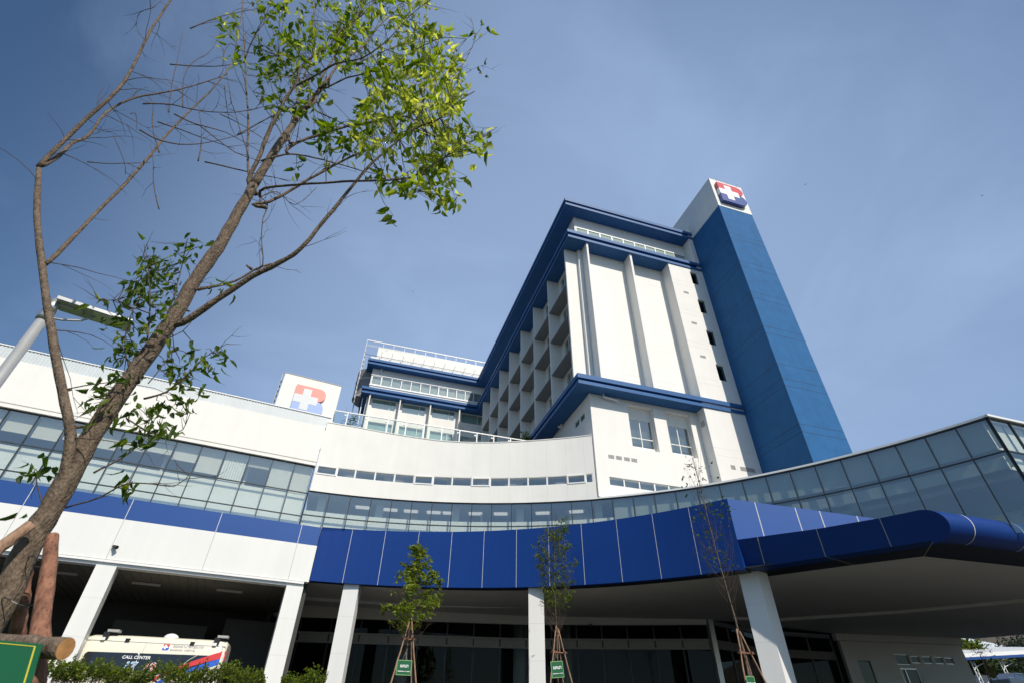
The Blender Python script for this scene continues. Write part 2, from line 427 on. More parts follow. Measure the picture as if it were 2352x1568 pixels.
# ================================================================== the setting: ground
def build_ground():
    mb = MB()
    xs = [-900, -500, -250, -120, -60, -35] + [-25 + 2.5 * i for i in range(45)] + [95, 110, 140, 200, 350, 600, 900]
    ys = [-900, -400, -150, -60, -25, -10, -4] + [-2 + 1.5 * i for i in range(30)] + [46, 52, 60, 75, 100, 150, 250, 450, 900]
    nx = len(xs)
    for y in ys:
        for x in xs: mb.v.append((x, y, gz(x, y)))
    for j in range(len(ys) - 1):
        for i in range(nx - 1):
            a = j * nx + i; mb.face((a, a + 1, a + 1 + nx, a + nx))
    tag(mb.build('ground', 'asphalt', fix=False), kind='structure')
    lawn = MB(); k = 0
    gx = [-9 + i for i in range(26)]; gy = [-3 + i for i in range(20)]
    for y in gy:
        for x in gx: lawn.v.append((x, y, gz(x, y) + 0.012))
    for j in range(len(gy) - 1):
        for i in range(len(gx) - 1):
            a = j * len(gx) + i; lawn.face((a, a + 1, a + 1 + len(gx), a + len(gx)))
    M['lawn'] = paint('lawn_green', (0.05, 0.085, 0.02), 0.9, 0.3, 6, bump=0.6, bscale=70)
    tag(lawn.build('lawn', 'lawn', fix=False), kind='structure')
    hill = MB(); n = 44; base = Vector((330, 150))
    for j in range(14):
        for i in range(n):
            u = i / (n - 1) * 2 - 1; w = j / 13 * 2 - 1
            h = 78 * math.exp(-(u * 1.5) ** 2) * (1 - w * w) * (0.85 + 0.25 * sin(i * 1.1) * cos(j * 0.7 + i * 0.3) + 0.1 * sin(i * 2.3 + 1))
            p = base + Vector((-0.45, 0.9)) * u * 330 + Vector((0.9, 0.45)) * w * 130
            hill.v.append((p.x, p.y, 4.0 + h))
    for j in range(13):
        for i in range(n - 1):
            a = j * n + i; hill.face((a, a + 1, a + 1 + n, a + n))
    M['hill'] = paint('dry_hillside', (0.085, 0.075, 0.06), 0.95, 0.35, 0.03)
    tag(hill.build('hill', 'hill'), kind='structure')


build_ground()

# ================================================================== plan data
A = Vector((-14.69, 29.70)); B = Vector((-1.71, 31.62)); U = (B - A).normalized(); NV = Vector((U.y, -U.x))   # left wing front; NV towards the viewer


def LW(s, off, z):
    p = A + U * s + NV * off; return (p.x, p.y, z)


GC, GR = (-1.548, 2.604), 28.87                  # centre and radius of the curved glass
FC, FR = (-3.432, 7.164), 24.56                  # the same of the blue fascia


def pol(c, r, t, z=None):
    p = (c[0] + r * sin(rad(t)), c[1] + r * cos(rad(t))); return p if z is None else (p[0], p[1], z)


def logo(parent, L, s0, z0, w, h, mats, dep, red_z=1.0):
    """emblem: a letter B, red above and blue below, with a cross over it; L(s, off, z)"""
    def arcpts(cx, cz, rx, rz, a0, a1, n=9):
        return [(cx + rx * cos(rad(a0 + (a1 - a0) * i / n)), cz + rz * sin(rad(a0 + (a1 - a0) * i / n))) for i in range(n + 1)]
    red = [(0, .66), (.25, .66), (.25, .9), (.51, .9), (.51, .66), (.76, .66), (.76, .53)] + arcpts(.745, .765, .235, .235, -82, 90) + [(0, 1)]
    blue = [(0, 0)] + arcpts(.745, .265, .255, .265, -90, 84) + [(.76, .53), (.76, .38), (.51, .38), (.51, .15), (.25, .15), (.25, .38), (0, .38)]
    cross = [(0, .38), (.25, .38), (.25, .15), (.51, .15), (.51, .38), (.76, .38), (.76, .66), (.51, .66), (.51, .9), (.25, .9), (.25, .66), (0, .66)]
    for nm, poly, mt, dd in (('red_panel', red, mats[0], dep), ('blue_panel', blue, mats[1], dep), ('white_cross', cross, mats[2], dep + 0.012)):
        mb = MB(); n = len(poly)
        vs = [L(s0 + a * w, 0.006, z0 + b * h) for a, b in poly] + [L(s0 + a * w, dd, z0 + b * h) for a, b in poly]
        mb.add(vs, [tuple(range(n)), tuple(range(2 * n - 1, n - 1, -1))] + [(i, n + i, n + (i + 1) % n, (i + 1) % n) for i in range(n)])
        mb.build(nm, mt, parent)


def pane_frame(L, s0, s1, z0, z1, off, fw, fd, parent, gmat='glass', name='window', verts=(), hors=(), fmat='white_metal', back=None, bdepth=0.12):
    """one window: frame part with its pane as a sub-part"""
    f = MB()
    f.lbox(L, s0, s1, off - fd, off, z0, z0 + fw); f.lbox(L, s0, s1, off - fd, off, z1 - fw, z1)
    f.lbox(L, s0, s0 + fw, off - fd, off, z0 + fw, z1 - fw); f.lbox(L, s1 - fw, s1, off - fd, off, z0 + fw, z1 - fw)
    for v in verts: f.lbox(L, v - fw / 2, v + fw / 2, off - fd, off - 0.004, z0 + fw, z1 - fw)
    for h in hors: f.lbox(L, s0 + fw, s1 - fw, off - fd, off - 0.006, h - fw / 2, h + fw / 2)
    fo = f.build(name, fmat, parent)
    g = MB(); g.lbox(L, s0 + fw * .5, s1 - fw * .5, off - fd * .7, off - fd * .7 + 0.01, z0 + fw * .5, z1 - fw * .5); g.build('pane', gmat, fo)
    if back:
        e_ = bdepth * .8; c = MB(); c.lbox(L, s0 - e_ * .7, s1 + e_ * .7, off - fd - bdepth - 0.03, off - fd - bdepth, z0 - e_ * .3, z1 + e_ * 1.6); c.build('curtain' if back == 'curtain' else 'blind', back, fo)
    return fo


# ================================================================== left wing
def build_left_wing():
    t = thing('podium_wing', (-8, 31, 1.85), 'long straight white hospital wing with blue band, slanting tinted window rows and metal parapet', 'building')
    s0, s1 = -16.0, 12.16
    w = MB()
    w.lbox(LW, s0, s1, -0.5, 0.10, 14.04, 16.39); w.lbox(LW, s0, s1, -0.45, 0.03, 13.98, 14.04); w.lbox(LW, s0, s1, -0.5, 0.10, 13.80, 13.98)
    w.build('upper_wall', 'white', t)
    p = MB(); p.lbox(LW, s0, s1 + .2, -0.4, 0.06, 16.39, 17.10)
    k = int((s1 - s0) / 0.16)
    for i in range(k): p.lbox(LW, s0 + i * .16, s0 + i * .16 + .07, 0.06, 0.085, 16.40, 17.08)
    pp = p.build('metal_parapet', 'corrugated', t)
    q = MB(); q.lbox(LW, s0, s1 + .22, -0.45, 0.12, 17.10, 17.16); q.build('coping', 'white_metal', pp)
    r = MB(); r.lbox(LW, s0, s1, -14, -0.5, 16.0, 16.3); r.build('roof', 'roof', t)
    # cladding
    c = MB(); c.lbox(LW, s0, 13.33, -0.35, 0.10, 7.40, 9.27)
    c.cur = 1
    for s in (-8.3, -4.2, -.1, 4.02, 8.15, 12.27): c.lbox(LW, s - .011, s + .011, 0.10, 0.103, 7.40, 9.27)
    c.build('white_cladding', ['white_panel', 'joint'], t)
    b = MB(); b.lbox(LW, s0, 13.33, -0.35, 0.10, 9.27, 10.28); b.cur = 1
    for s in (-8.3, -4.2, -.1, 4.02, 8.15, 12.27): b.lbox(LW, s - .014, s + .014, 0.10, 0.104, 9.27, 10.28)
    b.build('blue_band', ['blue_band', 'pale_joint'], t)
    tr = MB(); tr.lbox(LW, s0, 13.1, -.5, 0.16, 7.27, 7.37); tr.lbox(LW, s0, 13.1, -.5, 0.04, 7.14, 7.27); tr.build('soffit_trim', 'white_metal', t)
    # curtain wall
    sv = [12.12, 11.03] + [11.03 - 1.262 * i for i in range(1, 22)]
    zs = [10.20, 10.80, 12.13, 13.80]
    cw = MB(); g0 = -0.10
    for s in sv: cw.lbox(LW, s - .022, s + .022, g0 - .06, g0 + .05, 10.0, 13.80)
    for z in zs[1:3]: cw.lbox(LW, sv[-1], sv[0], g0 - .05, g0 + .045, z - .022, z + .022)
    cw.lbox(LW, sv[-1], sv[0], g0 - .05, g0 + .045, 13.75, 13.81)
    cwo = cw.build('curtain_wall', 'mullion', t)
    rng = random.Random(3)
    drops = [1.0, 1.0, .45, 1.0, .84, .56, .44, .50, .62, .55, .66, .6, .95]
    for i in range(len(sv) - 1):
        a, b_ = sv[i + 1] + .022, sv[i] - .022
        for r_ in range(3):
            g = MB(); g.lbox(LW, a, b_, g0 - .012, g0, zs[r_] + .022, zs[r_ + 1] - .022); g.build('pane', 'glass', cwo)
        d = drops[i] if i < len(drops) else rng.choice([.5, .7, .9, 1])
        zb = 13.78 - (13.78 - 12.15) * d
        bl = MB()
        if i == 2 or i == 1:                      # venetian slats, half open
            n = 34 if i == 2 else 30; x0, x1 = a + .03, b_ - .03
            if i == 1:
                for j in range(40): bl.lbox(LW, x0, x1, g0 - .30, g0 - .27 + .012 * (j % 2), 12.17 + j * .040, 12.17 + j * .040 + .027)
            else:
                for j in range(14): bl.lbox(LW, x0, x1, g0 - .30, g0 - .27, 13.2 + j * .040, 13.2 + j * .040 + .026)
        elif i == 3:
            for j in range(9):
                q0 = a + .03 + j * .13; bl.lbox(LW, q0, q0 + .115, g0 - .30, g0 - .28 + .01 * (j % 2), 12.15, 13.78)
        else:
            bl.lbox(LW, a + .02, b_ - .02, g0 - .30, g0 - .28, zb, 13.78)
            bl.lbox(LW, a + .02, b_ - .02, g0 - .305, g0 - .275, zb - .03, zb)
        bl.build('blind', 'blind' if i not in (1, 3) else 'spandrel', cwo)
    sp = MB(); sp.lbox(LW, sv[-1], 12.1, g0 - .34, g0 - .30, 10.1, 12.10); sp.build('spandrel', 'spandrel', t)
    rm = MB()
    rm.lbox(LW, s0, 12.1, -6.0, -5.8, 9.9, 14); rm.lbox(LW, s0, 12.1, -5.8, -.42, 13.78, 13.9)
    for s in (-12, -8, -4, 0.2, 4.4, 8.6): rm.lbox(LW, s - .06, s + .06, -5.8, -1.0, 12.1, 13.75)
    rm.build('room', 'inside', t)
    fl = MB(); fl.lbox(LW, s0, 12.1, -5.8, -.42, 12.0, 12.08); fl.build('floor_slab', 'floor_in', t)
    # ambulance bay under the wing
    by = MB(); by.lbox(LW, s0, 13.2, -10.2, -10.0, 1.5, 7.2); by.lbox(LW, 13.2, 13.4, -10.5, -.5, 1.5, 9.0)
    by.build('bay_wall', 'inside_dark', t)
    M['inside_mid'] = paint('grey_bay_partition', (0.10, 0.10, 0.095), 0.9, 0.08, 0.5)
    by = MB(); by.lbox(LW, 4.2, 9.0, -8.2, -8.0, 1.5, 6.0); by.lbox(LW, 9.9, 13.2, -7.4, -7.2, 1.5, 6.4); by.build('partition', 'inside_mid', t)
    dr = MB(); dr.lbox(LW, 10.5, 11.3, -7.2, -7.15, 1.9, 4.4); dr.build('door', 'dark', t)
    ce = MB(); ce.lbox(LW, s0, 13.2, -10, -.5, 7.14, 7.2)
    for i in range(70): ce.lbox(LW, s0 + i * .42, s0 + i * .42 + .06, -10, -.55, 7.11, 7.14)
    ce.build('bay_ceiling', paint('bay_ceiling_slats', (0.13, 0.125, 0.11), 0.8, 0.05, 1), t)
    for s, o in ((1.4, -2.4), (5.0, -3.0), (9.0, -2.6)):
        lt = MB(); lt.lbox(LW, s, s + 1.3, o - .1, o + .1, 7.02, 7.11); lt.build('tube_light', 'louver', t)


build_left_wing()


def build_cctv(name, p, d, label):
    t = thing(name, p, label, 'security camera')
    d = Vector(d).normalized(); p = Vector(p)
    b = MB(); b.tube([p + d * .08, p + d * .30], [.075, .075], 12); b.tube([p + d * .30, p + d * .36], [.085, .085], 12); b.build('camera_body', 'dark', t)
    k = MB(); k.tube([p - Vector((0, -.12, -.04)), p + d * .12 + Vector((0, 0, -.02))], [.035, .03], 8); k.build('bracket', 'white_metal', t)


q = at_plane(259, 1253, A + NV * .1, A + NV * .1 + U); build_cctv('security_camera', q, (.75, -.6, -.25), 'small black camera on the white cladding joint above the ambulance bay')

# ================================================================== roof sign on the left wing
def build_roof_sign():
    L = lambda s, o, z: LW(s, o - 3.0, z)
    t = thing('roof_sign', L(10.7, 0, 16.3), 'white rooftop sign board with pale red and blue emblem, behind the metal parapet', 'sign')
    b = MB(); b.lbox(L, 8.76, 12.72, -0.5, 0.0, 16.3, 21.38); b.build('board', 'white', t)
    e = MB(); e.lbox(L, 8.74, 12.74, -0.52, 0.03, 21.38, 21.42)
    for z in np.arange(16.6, 21.4, .4): e.lbox(L, 8.58, 8.66, -0.9, -0.5, z, z + .03)
    e.lbox(L, 8.56, 8.60, -.56, -.5, 16.3, 21.55); e.lbox(L, 8.56, 8.60, -.92, -.86, 16.3, 21.55)
    e.build('ladder_frame', 'louver', t)
    lg = thing('emblem', L(9.74, 0, 18.4), 'pale red and blue letter B emblem with grey cross on white rooftop board', 'emblem')
    logo(lg, L, 9.74, 18.42, 2.13, 2.22, ('salmon', 'pale_blue', 'logo_grey'), 0.16)


build_roof_sign()


# ================================================================== curved wing
def wall_top(t):
    xs = [-4, -1.8, 1.45, 6.88, 12.4, 16.1, 20, 25, 32.2]; zs = [16.74, 16.72, 16.70, 16.51, 16.30, 16.26, 16.28, 16.36, 16.44]
    return float(np.interp(t, xs, zs))


def build_curved_wing():
    t = thing('curved_wing', (8, 30, 1.85), 'white concave hospital front with thin window strip above a curved band of tinted glass', 'building')
    w = MB(); w.smooth = False
    ri, ro = GR - .10, GR + .30
    tl, tr = -2.12, 32.15
    w.arc(GC, ri, ro, tl, tr, 12.26, 13.30, 34); w.arc(GC, ri, ro, tl, tr, 13.87, 0, 34, zf1=wall_top)
    dv = [-2.0, .40, 2.55, 4.92, 7.28, 9.66, 12.02, 14.38, 16.80, 19.12, 21.46, 23.85, 26.22, 28.68, 30.98, 31.85]
    w.arc(GC, ri, ro, tl, dv[0], 13.30, 13.87, 1); w.arc(GC, ri, ro, dv[-1], tr, 13.30, 13.87, 1)
    w.cur = 1
    for a in (16.8, 19.12, 21.46, 23.85, 26.22, 28.68, 30.98): w.arc(GC, ri - .003, ri, a - .018, a + .018, 12.28, 13.27, 1); w.arc(GC, ri - .003, ri, a - .018, a + .018, 13.90, 16.2, 1)
    wo = w.build('curved_wall', ['white', 'faint_joint'], t)
    cp = MB(); cp.arc(GC, ri - .03, ro + .03, tl, tr, 0, 0, 34, zf0=wall_top, zf1=lambda x: wall_top(x) + .05); cp.build('coping', 'white', t)
    for i in range(len(dv) - 1):
        a, b = dv[i], dv[i + 1]; thick = i in (0, 5, 8, 13); e = .17 if thick else .09; fz = .075 if thick else .035
        f = MB(); r0, r1 = GR - .13 if thick else GR - .09, GR + .05
        f.arc(GC, r0, r1, a, a + e, 13.30, 13.87, 1); f.arc(GC, r0, r1, b - e, b, 13.30, 13.87, 1)
        f.arc(GC, r0, r1, a + e, b - e, 13.30, 13.30 + fz, 1); f.arc(GC, r0, r1, a + e, b - e, 13.87 - fz, 13.87, 1)
        fo = f.build('window', 'white_metal', wo)
        pn = MB(); pn.arc(GC, GR - .01, GR, a + e, b - e, 13.30 + fz, 13.87 - fz, 1)
        po = pn.build('window_pane', 'glass', wo)
    # curtain wall along the curve
    tv = [-2.22 + 2.404 * i for i in range(30)]
    tv = [x for x in tv if x < 68.6] + [69.76]
    c = MB()
    for x in tv:
        c.arc(GC, GR - .06, GR + .06, x - .045, x + .045, (10.33 if x < 9 else 9.9) if x < 36 else 7.6, 12.26, 1)
    c.arc(GC, GR - .05, GR + .05, tv[0], tv[-1], 10.80 - .02, 10.845, 60, zf0=lambda x: 10.84 - .15 * sstep(28, 55, x), zf1=lambda x: 10.885 - .15 * sstep(28, 55, x))
    c.arc(GC, GR - .05, GR + .05, tv[0], tv[-1], 12.20, 12.27, 60)
    cwo = c.build('curtain_wall', 'mullion', t)
    for i in range(len(tv) - 1):
        a, b = tv[i] + .045, tv[i + 1] - .045
        zt = 10.86 - .15 * sstep(28, 55, (a + b) / 2)
        g = MB(); g.arc(GC, GR - .006, GR + .006, a, b, zt + .02, 12.21, 1); g.build('pane', 'glass' if a < 34 else 'glass', cwo)
        g = MB(); g.arc(GC, GR - .006, GR + .006, a, b, (10.33 if a < 9 else 9.9) if a < 36 else 7.6, zt - .02, 1); g.build('pane', 'glass', cwo)
    s = MB(); s.arc(GC, GR + .28, GR + .33, tv[0], 34, 10.0, 11.22, 24); s.build('spandrel', 'spandrel', t)
    # roller shades in the right-hand half
    for i, x in enumerate(tv[:-1]):
        if x < 33.5: continue
        a, b = x + .1, tv[i + 1] - .1; k = (i * 37) % 7
        s = MB(); s.arc(GC, GR + .22, GR + .24, a, b, 10.95, 12.2, 2)
        if a < 50: s.arc(GC, GR + .26, GR + .28, a + .9, b, 11.0, 12.2, 1)
        s.arc(GC, GR + .22, GR + .24, a, b, 10.15 if a > 45 else 10.0, 10.62, 2)
        s.arc(GC, GR + .20, GR + .25, a, b, 10.10, 10.15, 2)
        s.build('shade', 'shade_green', cwo)
    rm = MB(); rm.arc(GC, GR + 5.0, GR + 5.2, tv[0], 69.7, 7.4, 12.3, 30); rm.arc(GC, GR + .4, GR + 5, tv[0], 69.7, 12.20, 12.28, 30)
    for a in (-1.0, 5.6, 14.6, 22.3, 31.6, 35.5, 57): rm.arc(GC, GR + .75, GR + 1.15, a, a + .85, 9.9, 12.2, 1)
    rm.arc(GC, GR + 1.5, GR + 5, 17.9, 18.1, 9.9, 12.2, 1); rm.arc(GC, GR + 2.2, GR + 2.3, 27, 31, 9.9, 12.2, 3); rm.arc(GC, GR + 2.6, GR + 2.7, 8.4, 10.4, 9.9, 12.2, 2)
    rm.build('room', 'inside', t)
    lt = MB()
    for a in (3.2, 6.4, 8.8, 11.5, 13.4, 16.5, 19.5, 24.5, 28.5): lt.arc(GC, GR + 1.4, GR + 1.75, a, a + 1.6, 12.12, 12.2, 1)
    for a in (1.4, 7, 17.5, 21, 27): lt.arc(GC, GR + 1.2, GR + 1.4, a, a + 1.2, 13.78, 13.85, 1)
    lt.build('ceiling_light', 'lit_lamp', t)
    fl = MB(); fl.arc(GC, GR + .35, GR + 5, tv[0], 69.7, 9.7, 9.9, 30); fl.arc(GC, GR + .32, GR + 5, -2, 31.9, 13.0, 13.1, 20); fl.build('floor_slab', 'floor_in', t)
    up = MB(); up.arc(GC, GR + 4, GR + 4.2, -2, 32, 13.1, 14.2, 16); up.arc(GC, GR + .32, GR + 4, -2, 32, 13.95, 14.05, 16)
    for a in (6.0, 13.6, 22.2): up.arc(GC, GR + .8, GR + 1.15, a, a + .8, 13.1, 13.95, 1)
    up.build('corridor', 'inside', t)
    ro_ = MB(); ro_.prism([pol(GC, GR + .3, x) for x in range(-2, 33, 2)] + [(13.8, 60), (-4, 60)], 15.9, 16.1); ro_.build('roof', 'roof', t)
    cap = MB(); cap.arc(GC, GR - .10, GR + .5, 32.1, 69.86, 12.27, 12.37, 34)
    kx, ky = pol(GC, GR, 69.86); cap.box(kx - .1, 60, ky - .14, ky + .5, 12.27, 12.37); cap.build('cap_trim', 'white_metal', t)
    r2 = MB(); r2.prism([pol(GC, GR + .2, 32 + i * 3.15) for i in range(13)] + [(60, ky + .3), (60, 30), (20, 40)], 12.29, 12.33); r2.build('roof', 'roof', t)
    # glazed end face running to the right
    L = lambda s_, o, z: (kx + s_, ky - o, z)
    e = MB()
    for i in range(14): e.lbox(L, i * 1.27 - (.03 if i else -.0), i * 1.27 + .03, -.05, .05, 7.6, 12.27)
    for z in (10.69,): e.lbox(L, 0, 17, -.05, .045, z - .025, z + .025)
    e.lbox(L, 0, 17, -.05, .045, 12.2, 12.27)
    eo = e.build('curtain_wall', 'mullion', t)
    for i in range(13):
        for z0, z1 in ((7.6, 10.665), (10.715, 12.2)):
            g = MB(); g.lbox(L, i * 1.27 + .03, i * 1.27 + 1.24, -.006, .006, z0, z1); g.build('pane', 'glass', eo)
        s = MB(); s.lbox(L, i * 1.27 + .06, i * 1.27 + 1.2, -.30, -.28, 10.9, 12.2); s.lbox(L, i * 1.27 + .06, i * 1.27 + 1.2, -.30, -.28, 10.0, 10.6); s.build('shade', 'spandrel', eo)


build_curved_wing()


def build_railing():
    t = thing('glass_railing', (5, 31.5, 16.1), 'white framed glass railing along the roof edge above the curved white wall', 'railing')
    y = 31.5; xs = [-2.40, -1.51, -.19, 1.11, 2.33, 3.56, 4.78, 6.01, 7.24, 8.46, 9.69, 10.92, 12.15, 13.3]
    r = MB(); r.box(xs[0], 13.6, y - .04, y + .04, 17.68, 17.75); r.box(xs[0] - .04, xs[0] + .04, y, y + 6, 17.68, 17.75); r.build('top_rail', 'white_metal', t)
    r = MB(); r.box(xs[0], 13.6, y - .03, y + .03, 16.62, 16.68); r.build('bottom_rail', 'white_metal', t)
    for i, x in enumerate(xs):
        p = MB(); p.box(x - .035, x + .035, y - .035, y + .035, 16.1, 17.68); p.build('post', 'white_metal', t)
        if i < len(xs) - 1:
            g = MB(); g.box(x + .05, xs[i + 1] - .05, y - .006, y + .006, 16.7, 17.62); go = g.build('glass_panel', 'glass_rail', t)
            k = MB(); k.box(xs[i + 1] - .19, xs[i + 1] - .07, y - .05, y + .03, 17.45, 17.54); k.build('clamp', 'white_metal', go)
    for j in range(4):
        yy = y + 1.4 * (j + 1); p = MB(); p.box(xs[0] - .03, xs[0] + .03, yy - .03, yy + .03, 16.1, 17.68); p.build('post', 'white_metal', t)
        g = MB(); g.box(xs[0] - .006, xs[0] + .006, yy - 1.34, yy - .06, 16.7, 17.62); g.build('glass_panel', 'glass_rail', t)


build_railing()


# ================================================================== main tower
FIN_Y = [27.33, 31.35, 35.22, 39.02, 42.85, 46.60, 50.32, 53.85]
SLABS = [30.07, 26.85, 23.62, 20.40, 17.20]


def eave_profile(zt, zb, inset):                  # d measured inwards from the outer edge (negative right-hand distance)
    return [(0, zt), (0, zt - .33), (-.26, zt - .33), (-.26, zb + .25), (-.05, zb + .25), (-.05, zb), (-inset, zb), (-inset, zt)]


def holes_wall(mb, L, s0, s1, z0, z1, holes, o0, o1):
    """wall made of blocks around rectangular holes (a0, a1, b0, b1)"""
    ss = sorted({s0, s1, *[h[0] for h in holes], *[h[1] for h in holes]})
    for i in range(len(ss) - 1):
        a, b = ss[i], ss[i + 1]; mid = (a + b) / 2
        hs = sorted([(h[2], h[3]) for h in holes if h[0] < mid < h[1]]); z = z0
        for h in hs:
            if h[0] > z: mb.lbox(L, a, b, o0, o1, z, h[0])
            z = h[1]
        if z < z1: mb.lbox(L, a, b, o0, o1, z, z1)


def build_tower():
    t = thing('hospital_tower', (19, 30, 1.85), 'tall white hospital tower with blue eaves, vertical fins and shaded balcony bays', 'building')
    # front wall and fins
    w = MB(); w.box(14.38, 22.3, 27.1, 27.6, 20.3, 34.1); w.box(12.98, 14.38, 27.33, 27.52, 20.3, 34.08); w.cur = 1
    for k in range(4):
        for dz in (0, -.46):
            z = 31.95 - k * 3.33 + dz; w.box(14.6, 18.45, 27.097, 27.1, z, z + .018); w.box(18.7, 22.2, 27.097, 27.1, z, z + .018)
    w.build('front_wall', ['white', 'faint_joint'], t)
    w = MB(); w.box(13.95, 25.3, 27.02, 27.5, 34.1, 38.4); w.box(13.95, 14.2, 27.5, 57, 34.1, 38.4); w.build('penthouse_wall', 'white', t)
    rb = MB(); rb.box(14.06, 14.40, 27.0, 27.33, 20.3, 34.06); rb.build('rib', 'white', t)
    for x0, x1 in ((14.41, 14.57), (18.47, 18.66)):
        f = MB(); f.box(x0, x1, 26.05, 27.14, 20.2, 34.07); f.build('fin', 'white', t)
    L = lambda s, o, z: (s, 25.96 - o, z)
    wins = [(24.30, 25.04, z - 1.45, z) for z in (33.68, 30.38, 27.08, 23.74)]
    p = MB(); holes_wall(p, L, 22.2, 25.70, 12.30, 34.12, wins, -.35, 0.0); p.box(22.2, 22.6, 26.31, 27.6, 12.0, 34.1)
    p.cur = 1
    for k in range(4):
        for dz in (0, -.46): p.box(22.21, 24.2, 25.957, 25.96, 32.15 - k * 3.33 + dz, 32.168 - k * 3.33 + dz)
    for z in (15.95, 16.5): p.box(22.21, 25.6, 25.957, 25.96, z, z + .018)
    p.build('pier', ['white', 'faint_joint'], t)
    for h in wins: pane_frame(L, *h, -.06, .045, .08, t, 'glass_dark')
    inn = MB(); inn.box(22.7, 25.6, 27.5, 27.7, 12, 34); inn.build('room', 'inside_dark', t)
    for z in (30.88, 27.54, 24.22):
        v = MB()
        for i in range(4): v.lbox(L, 23.08, 23.56, 0.0, .02, z - .1 + i * .055, z - .1 + i * .055 + .035)
        v.build('vent', 'louver', t)
    # penthouse window strip
    Lp = lambda s, o, z: (s, 27.02 - o, z)
    xs = [14.05, 15.22, 16.40, 17.58, 18.72, 19.85, 20.95, 22.0, 23.0, 24.0]
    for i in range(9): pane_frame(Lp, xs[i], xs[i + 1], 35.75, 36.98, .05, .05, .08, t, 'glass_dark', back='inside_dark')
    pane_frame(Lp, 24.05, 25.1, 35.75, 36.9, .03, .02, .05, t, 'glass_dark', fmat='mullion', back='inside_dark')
    cr_ = MB(); cr_.box(25.24, 25.74, 25.96, 31, 34.12, 40.2); cr_.build('core_wall', 'white', t)
    # eaves
    path_top = [(25.62, 25.82), (12.66, 25.82), (12.66, 56.4), (-1.82, 56.4), (-1.82, 62)]
    rs = [(x, y) for x, y in path_top]
    for nm, zt, zb, ins, pth in (('eave', 39.15, 38.34, 1.35, rs), ('eave', 34.93, 34.05, 1.4, rs), ('eave', 20.32, 19.57, 1.3, [(25.62, 25.82), (12.55, 25.82), (12.55, 37.2)])):
        e = MB(); e.sweep(pth, [(-d, z) if False else (d, z) for d, z in [(-q[0], q[1]) for q in eave_profile(zt, zb, ins)]]); e.build(nm, 'blue_eave', t)
    dk = MB(); dk.box(13.9, 25.6, 27.1, 58, 38.9, 39.1); dk.box(-1.0, 25.6, 57.5, 66, 38.9, 39.1); dk.build('roof', 'roof', t)
    # drain pipes under the eaves
    dp = MB(); dp.tube([(18.9, 27.0, 38.3), (18.9, 26.85, 37.75)], .06, 8); dp.build('drain_pipe', 'white_metal', t)
    dp = MB(); dp.tube([(14.75, 26.6, 19.6), (14.75, 26.6, 19.33), (15.75, 26.6, 19.23), (15.85, 26.6, 19.10)], .05, 8); dp.build('drain_pipe', 'white_metal', t)
    dp = MB(); dp.tube([(13.7, 31.6, 19.6), (13.7, 31.6, 19.4), (13.45, 31.6, 19.35)], .09, 8); dp.build('drain_pipe', 'white_metal', t)
    # left side: balcony fins, slabs and windows
    Lx = lambda s, o, z: (13.95 - o, s, z)
    holes = []
    for i in range(len(FIN_Y)):
        y0 = FIN_Y[i]; y1 = FIN_Y[i + 1] if i < len(FIN_Y) - 1 else 57.4
        zb0 = 16.2 if y0 > 36 else 20.3
        for k, zs in enumerate([33.85] + SLABS[:4]):
            if zs - 1.6 < zb0: continue
            holes.append((y0 + 1.55, y1 - .62, zs - 1.62 if k else 32.2, zs - .08 if k else 33.78))
    sw = MB(); holes_wall(sw, Lx, 27.5, 57.5, 16.0, 34.1, holes, -.25, 0.0); sw.build('side_wall', 'white', t)
    for h in holes: pane_frame(Lx, *h, -.05, .05, .07, t, 'glass', verts=(h[0] + (h[1] - h[0]) * .62,), back='curtain')
    for i, y in enumerate(FIN_Y):
        f = MB(); f.box(12.95, 13.96, y - .0, y + .14, 20.3 if y < 36 else 16.1, 34.06); f.build('balcony_fin', 'white', t) if i else None
        y1 = FIN_Y[i + 1] if i < len(FIN_Y) - 1 else 56.4
        for zs in SLABS:
            if y < 35 and zs < 20.5: continue
            s = MB(); s.box(12.98, 13.96, y + .14, y1, zs, zs + .10); s.build('balcony_slab', 'slab', t)
    # lower block
    lw = MB(); Lf = lambda s, o, z: (s, 26.86 - o, z)
    rec = [(16.62, 18.60, 15.97, 19.26), (19.57, 21.54, 15.97, 19.26)]
    strip = [(14.66, 20.95, 13.20, 13.74)]
    holes_wall(lw, Lf, 13.83, 22.3, 12.38, 19.6, rec + strip, -.36, 0.0)
    for r in rec: lw.lbox(Lf, r[0] - .05, r[1] + .05, -.55, -.36, 15.9, 16.25); lw.lbox(Lf, r[0] - .05, r[1] + .05, -.55, -.36, 18.42, 19.4); lw.lbox(Lf, r[0] - .05, r[0] + .06, -.55, -.36, 16.25, 18.42); lw.lbox(Lf, r[1] - .06, r[1] + .05, -.55, -.36, 16.25, 18.42)
    Ls = lambda s, o, z: (13.84 - o, s, z)
    sidew = [(28.78, 29.60, 18.18, 18.70), (27.88, 28.68, 18.18, 18.70)]
    holes_wall(lw, Ls, 26.86 + .36, 37.2, 12.38, 19.6, sidew, -.3, 0.0)
    lw.build('lower_wall', 'white', t)
    for h in sidew: pane_frame(Ls, *h, -.03, .05, .07, t, 'glass_dark', back='inside_dark')
    for r in rec:
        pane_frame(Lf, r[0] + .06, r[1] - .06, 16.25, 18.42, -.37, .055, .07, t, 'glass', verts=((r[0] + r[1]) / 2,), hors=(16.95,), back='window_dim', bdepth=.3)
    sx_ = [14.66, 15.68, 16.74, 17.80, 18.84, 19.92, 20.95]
    for i in range(6): pane_frame(Lf, sx_[i], sx_[i + 1], 13.20, 13.74, -.05, .06 if i == 3 else .035, .07, t, 'glass', back='window_dim', bdepth=.3)
